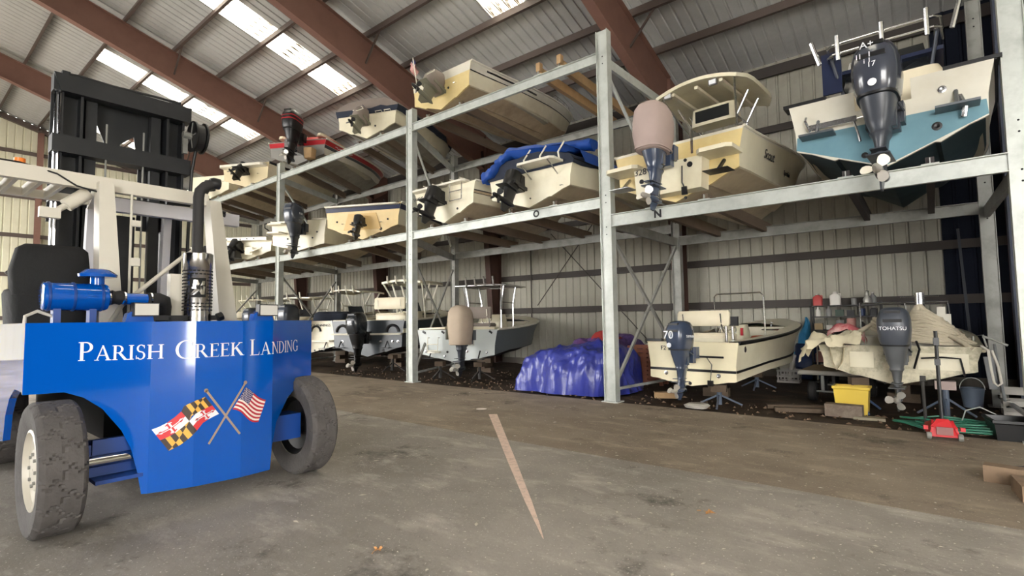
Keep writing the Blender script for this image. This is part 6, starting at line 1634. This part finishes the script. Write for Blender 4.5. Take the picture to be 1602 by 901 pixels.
for a, b, c in (((-.16, 11.2, 1.80), (-.3, 11.0, 1.52), (-.55, 10.9, 1.2)), ((-.16, 11.2, 1.80), (.02, 11.0, 1.55), (.15, 10.85, 1.35)), ((-.14, 11.2, 1.76), (.12, 10.9, 1.52), (.3, 10.8, 1.3)), ((-.2, 11.2, 1.78), (-.36, 10.9, 1.5), (-.4, 10.8, 1.3)), ((-1.25, 10.7, 1.28), (-1.0, 10.66, 1.36), (-.75, 10.7, 1.52)), ((.2, 10.75, 1.30), (.35, 10.66, 1.2), (.46, 10.6, 1.10))):
    s = MB(); s.tube([a, b, c], .04, 8); s.build('rope_strand', ROPE, rope, smooth=60)
for i in range(4):
    s = MB(); s.tube([(-.86 + .03 * i, 10.7, 1.44 + .05 * i), (-.74, 10.66, 1.40 + .06 * i), (-.66, 10.7, 1.3 + .06 * i)], .035, 8); s.build('rope_strand', ROPE, rope, smooth=60)
s = MB(); s.tube([(.55, 10.56, 1.16), (.62, 10.5, 1.10), (.64, 10.5, .8), (.66, 10.5, .62), (.70, 10.5, .58), (.74, 10.5, .62), (.72, 10.5, .85), (.66, 10.52, 1.1)], .018, 8); o = s.build('rope_loop', mat('white_rope', (214, 210, 200), .8), None, smooth=60); tag(o, 'white rope loop hanging from the far corner of the dirty white workboat', 'rope')
k = MB(); k.tube([(.75, 11.4, 1.15), (.78, 11.2, .6), (.80, 11.0, .30)], .02, 8); k.bar((.68, 11.35, .95), (.72, 11.2, .45), .16, .02); o = k.build('boat_paddle', mat('grey_paddle', (120, 122, 124), .5), None, smooth=30); tag(o, 'grey paddle leaning past the corner of the dirty white workboat', 'paddle')
k = MB(); k.tube([(.50, 11.4, 1.05), (.50, 11.4, 1.28), (.62, 11.4, 1.30), (.66, 11.4, 1.1)], .015, 6); k.tube([(.62, 11.4, 1.28), (.9, 11.3, 1.14)], .02, 6); o = k.build('outrigger_bracket', GALV, None, smooth=40); tag(o, 'metal bracket with pole on the far gunwale of the dirty white workboat', 'bracket')
t = thing('bucket', 'grey blue bucket under the far corner of the dirty white workboat', 'bucket', (.48, 12.3, 0))
k = MB(); k.lathe([(.001, .0), (.13, .0), (.17, .34), (.155, .34), (.12, .02), (.001, .02)], n=20, cap=False); k.build('bucket_body', mat('grey_blue_plastic', (104, 116, 132), .5), t)
k = MB(); k.tube([(.17 * math.cos(a), -.02, .32 + .2 * math.sin(a)) for a in [math.pi * i / 10 for i in range(11)]], .008, 5); k.build('bucket_handle', GALV, t)
# red floor jack with its long handle
t = thing('floor_jack', 'red wheeled floor jack with upright black handle on the concrete', 'jack', (.03, 9.02, 0), .12)
JR = mat('red_jack_paint', (196, 40, 46), .4)
k = MB()
for sx in (-1, 1):
    k.prism([(sx * .15, -.14, .05), (sx * .15, .42, .05), (sx * .13, .42, .13), (sx * .10, .0, .24), (sx * .12, -.14, .16)], (-.012, 0, 0), (.012, 0, 0))
k.box((0, -.12, .06), (.30, .03, .04)); fr = k.build('jack_frame', JR, t, smooth=0)
k = MB(); k.prism([(-.13, -.16, .06), (.13, -.16, .06), (.14, -.12, .17), (.06, -.05, .26), (-.06, -.05, .26), (-.14, -.12, .17)], (0, 0, 0), (0, .03, 0)); k.build('jack_cover', JR, t, smooth=0)
k = MB(); k.box((0, -.168, .125), (.17, .012, .10)); k.build('jack_label_plate', mat('worn_grey_plate', (140, 96, 92), .6), t, smooth=0)
for sx in (-1, 1):
    k = MB(); k.lathe([(.001, -.025), (.045, -.025), (.05, 0), (.045, .025), (.001, .025)], (sx * .16, -.13, .05), axis='X', n=14, cap=False); k.build('caster', GALV_DK, t)
    k = MB(); k.lathe([(.001, -.025), (.05, -.025), (.055, 0), (.05, .025), (.001, .025)], (sx * .13, .36, .055), axis='X', n=14, cap=False); k.build('front_wheel', GALV_DK, t)
    k = MB(); k.box((sx * .19, -.1, .15), (.05, .05, .05)); k.build('side_lug', JR, t, smooth=0)
k = MB(); k.tube([(0, .02, .22), (0, .06, .40), (0, .10, 1.42)], .022, 8); k.box((0, .095, 1.28), (.06, .05, .1)); k.box((0, .08, 1.0), (.06, .05, .08)); k.build('jack_handle', BLACK_PL, t, smooth=30)
k = MB(); k.tube([(-.15, 9.6, .05), (-.16, 9.62, .70)], .02, 8); k.box((-.155, 9.61, .72), (.07, .05, .08)); o = k.build('axle_stand_rod', mat('dark_stand', (50, 48, 46), .7), None, smooth=30); tag(o, 'thin dark rod standing beside the jack handle', 'rod')
# green garden hose
k = MB(); rr = random.Random(5); pts = []
for i in range(150):
    t_ = i * .42; r_ = .34 + .14 * math.sin(i * .37) + .06 * rr.random()
    pts.append((.30 + r_ * 1.6 * math.cos(t_) + .10 * math.sin(i * .09), 9.72 + r_ * .62 * math.sin(t_), .022 + .09 * abs(math.sin(i * .11)) * (i / 150) + .012 * (i % 5)))
k.tube(pts, .014, 6); o = k.build('garden_hose', mat('green_hose', (40, 112, 88), .45), None, smooth=60); tag(o, 'tangled green garden hose on the dirt beside the red jack', 'hose')
k = MB(); k.tube([(.25, 9.9, .1), (.30, 9.95, .26), (.46, 9.98, .32), (.62, 9.9, .24), (.66, 9.85, .05)], .01, 6); o = k.build('wire_loop', GALV, None, smooth=60); tag(o, 'grey wire loop sticking up over the green hose', 'wire')
# black bin and white crate at the right edge
t = thing('storage_bin', 'black plastic tub at the right edge of the rack', 'bin', (.74, 9.5, 0), .15)
tub(t, .46, .5, .26, BLACK_PL)
t = thing('milk_crate', 'white crate standing behind the black tub', 'crate', (1.02, 11.6, 0), 0)
for z in (.05, .22, .40):
    for sx in (-1, 1):
        k = MB(); k.box((sx * .2, 0, z), (.02, .4, .08)); k.build('crate_slat', CR, t, smooth=0); k = MB(); k.box((0, sx * .2, z), (.4, .02, .08)); k.build('crate_slat', CR, t, smooth=0)
for sx in (-1, 1):
    for sy in (-1, 1):
        k = MB(); k.box((sx * .2, sy * .2, .22), (.03, .03, .44)); k.build('crate_post', CR, t, smooth=0)
# wooden blocks on the floor at the right
o = board(.52, 7.0, 0, .40, .16, .16, -.15, 'heavy timber block on the floor at the right edge, farther one', mat('worn_timber_block', (136, 114, 92), .85, stain=(70, 60, 52), sscale=5, samt=.6))
o = board(.62, 6.58, 0, .22, .4, .14, .1, 'heavy timber block on the floor at the right edge, nearer one', mat('worn_timber_block', (136, 114, 92), .85))
k = MB(); k.tube([(.35, 7.5, .012), (.5, 7.62, .03), (.75, 7.6, .06), (.9, 7.5, .02)], .01, 6); o = k.build('cable_scrap', BLACK_PL, None, smooth=60); tag(o, 'thin black cable scrap on the floor behind the timber blocks', 'cable')
# diagonal stay and post in the dark right corner
k = MB(); k.bar((1.15, 11.8, 5.2), (1.32, 12.2, .2), .12, .06); o = k.build('diagonal_stay', GALV_DK, wall_right, smooth=0); o.location = (-XR, 0, 0)
k = MB(); k.bar((.55, 15.6, 3.6), (.62, 15.2, 1.2), .05, .05); o = k.build('leaning_pole', mat('dark_pole', (50, 54, 60), .6), None, smooth=0); tag(o, 'dark pole leaning on the wall behind the dirty white workboat', 'pole')
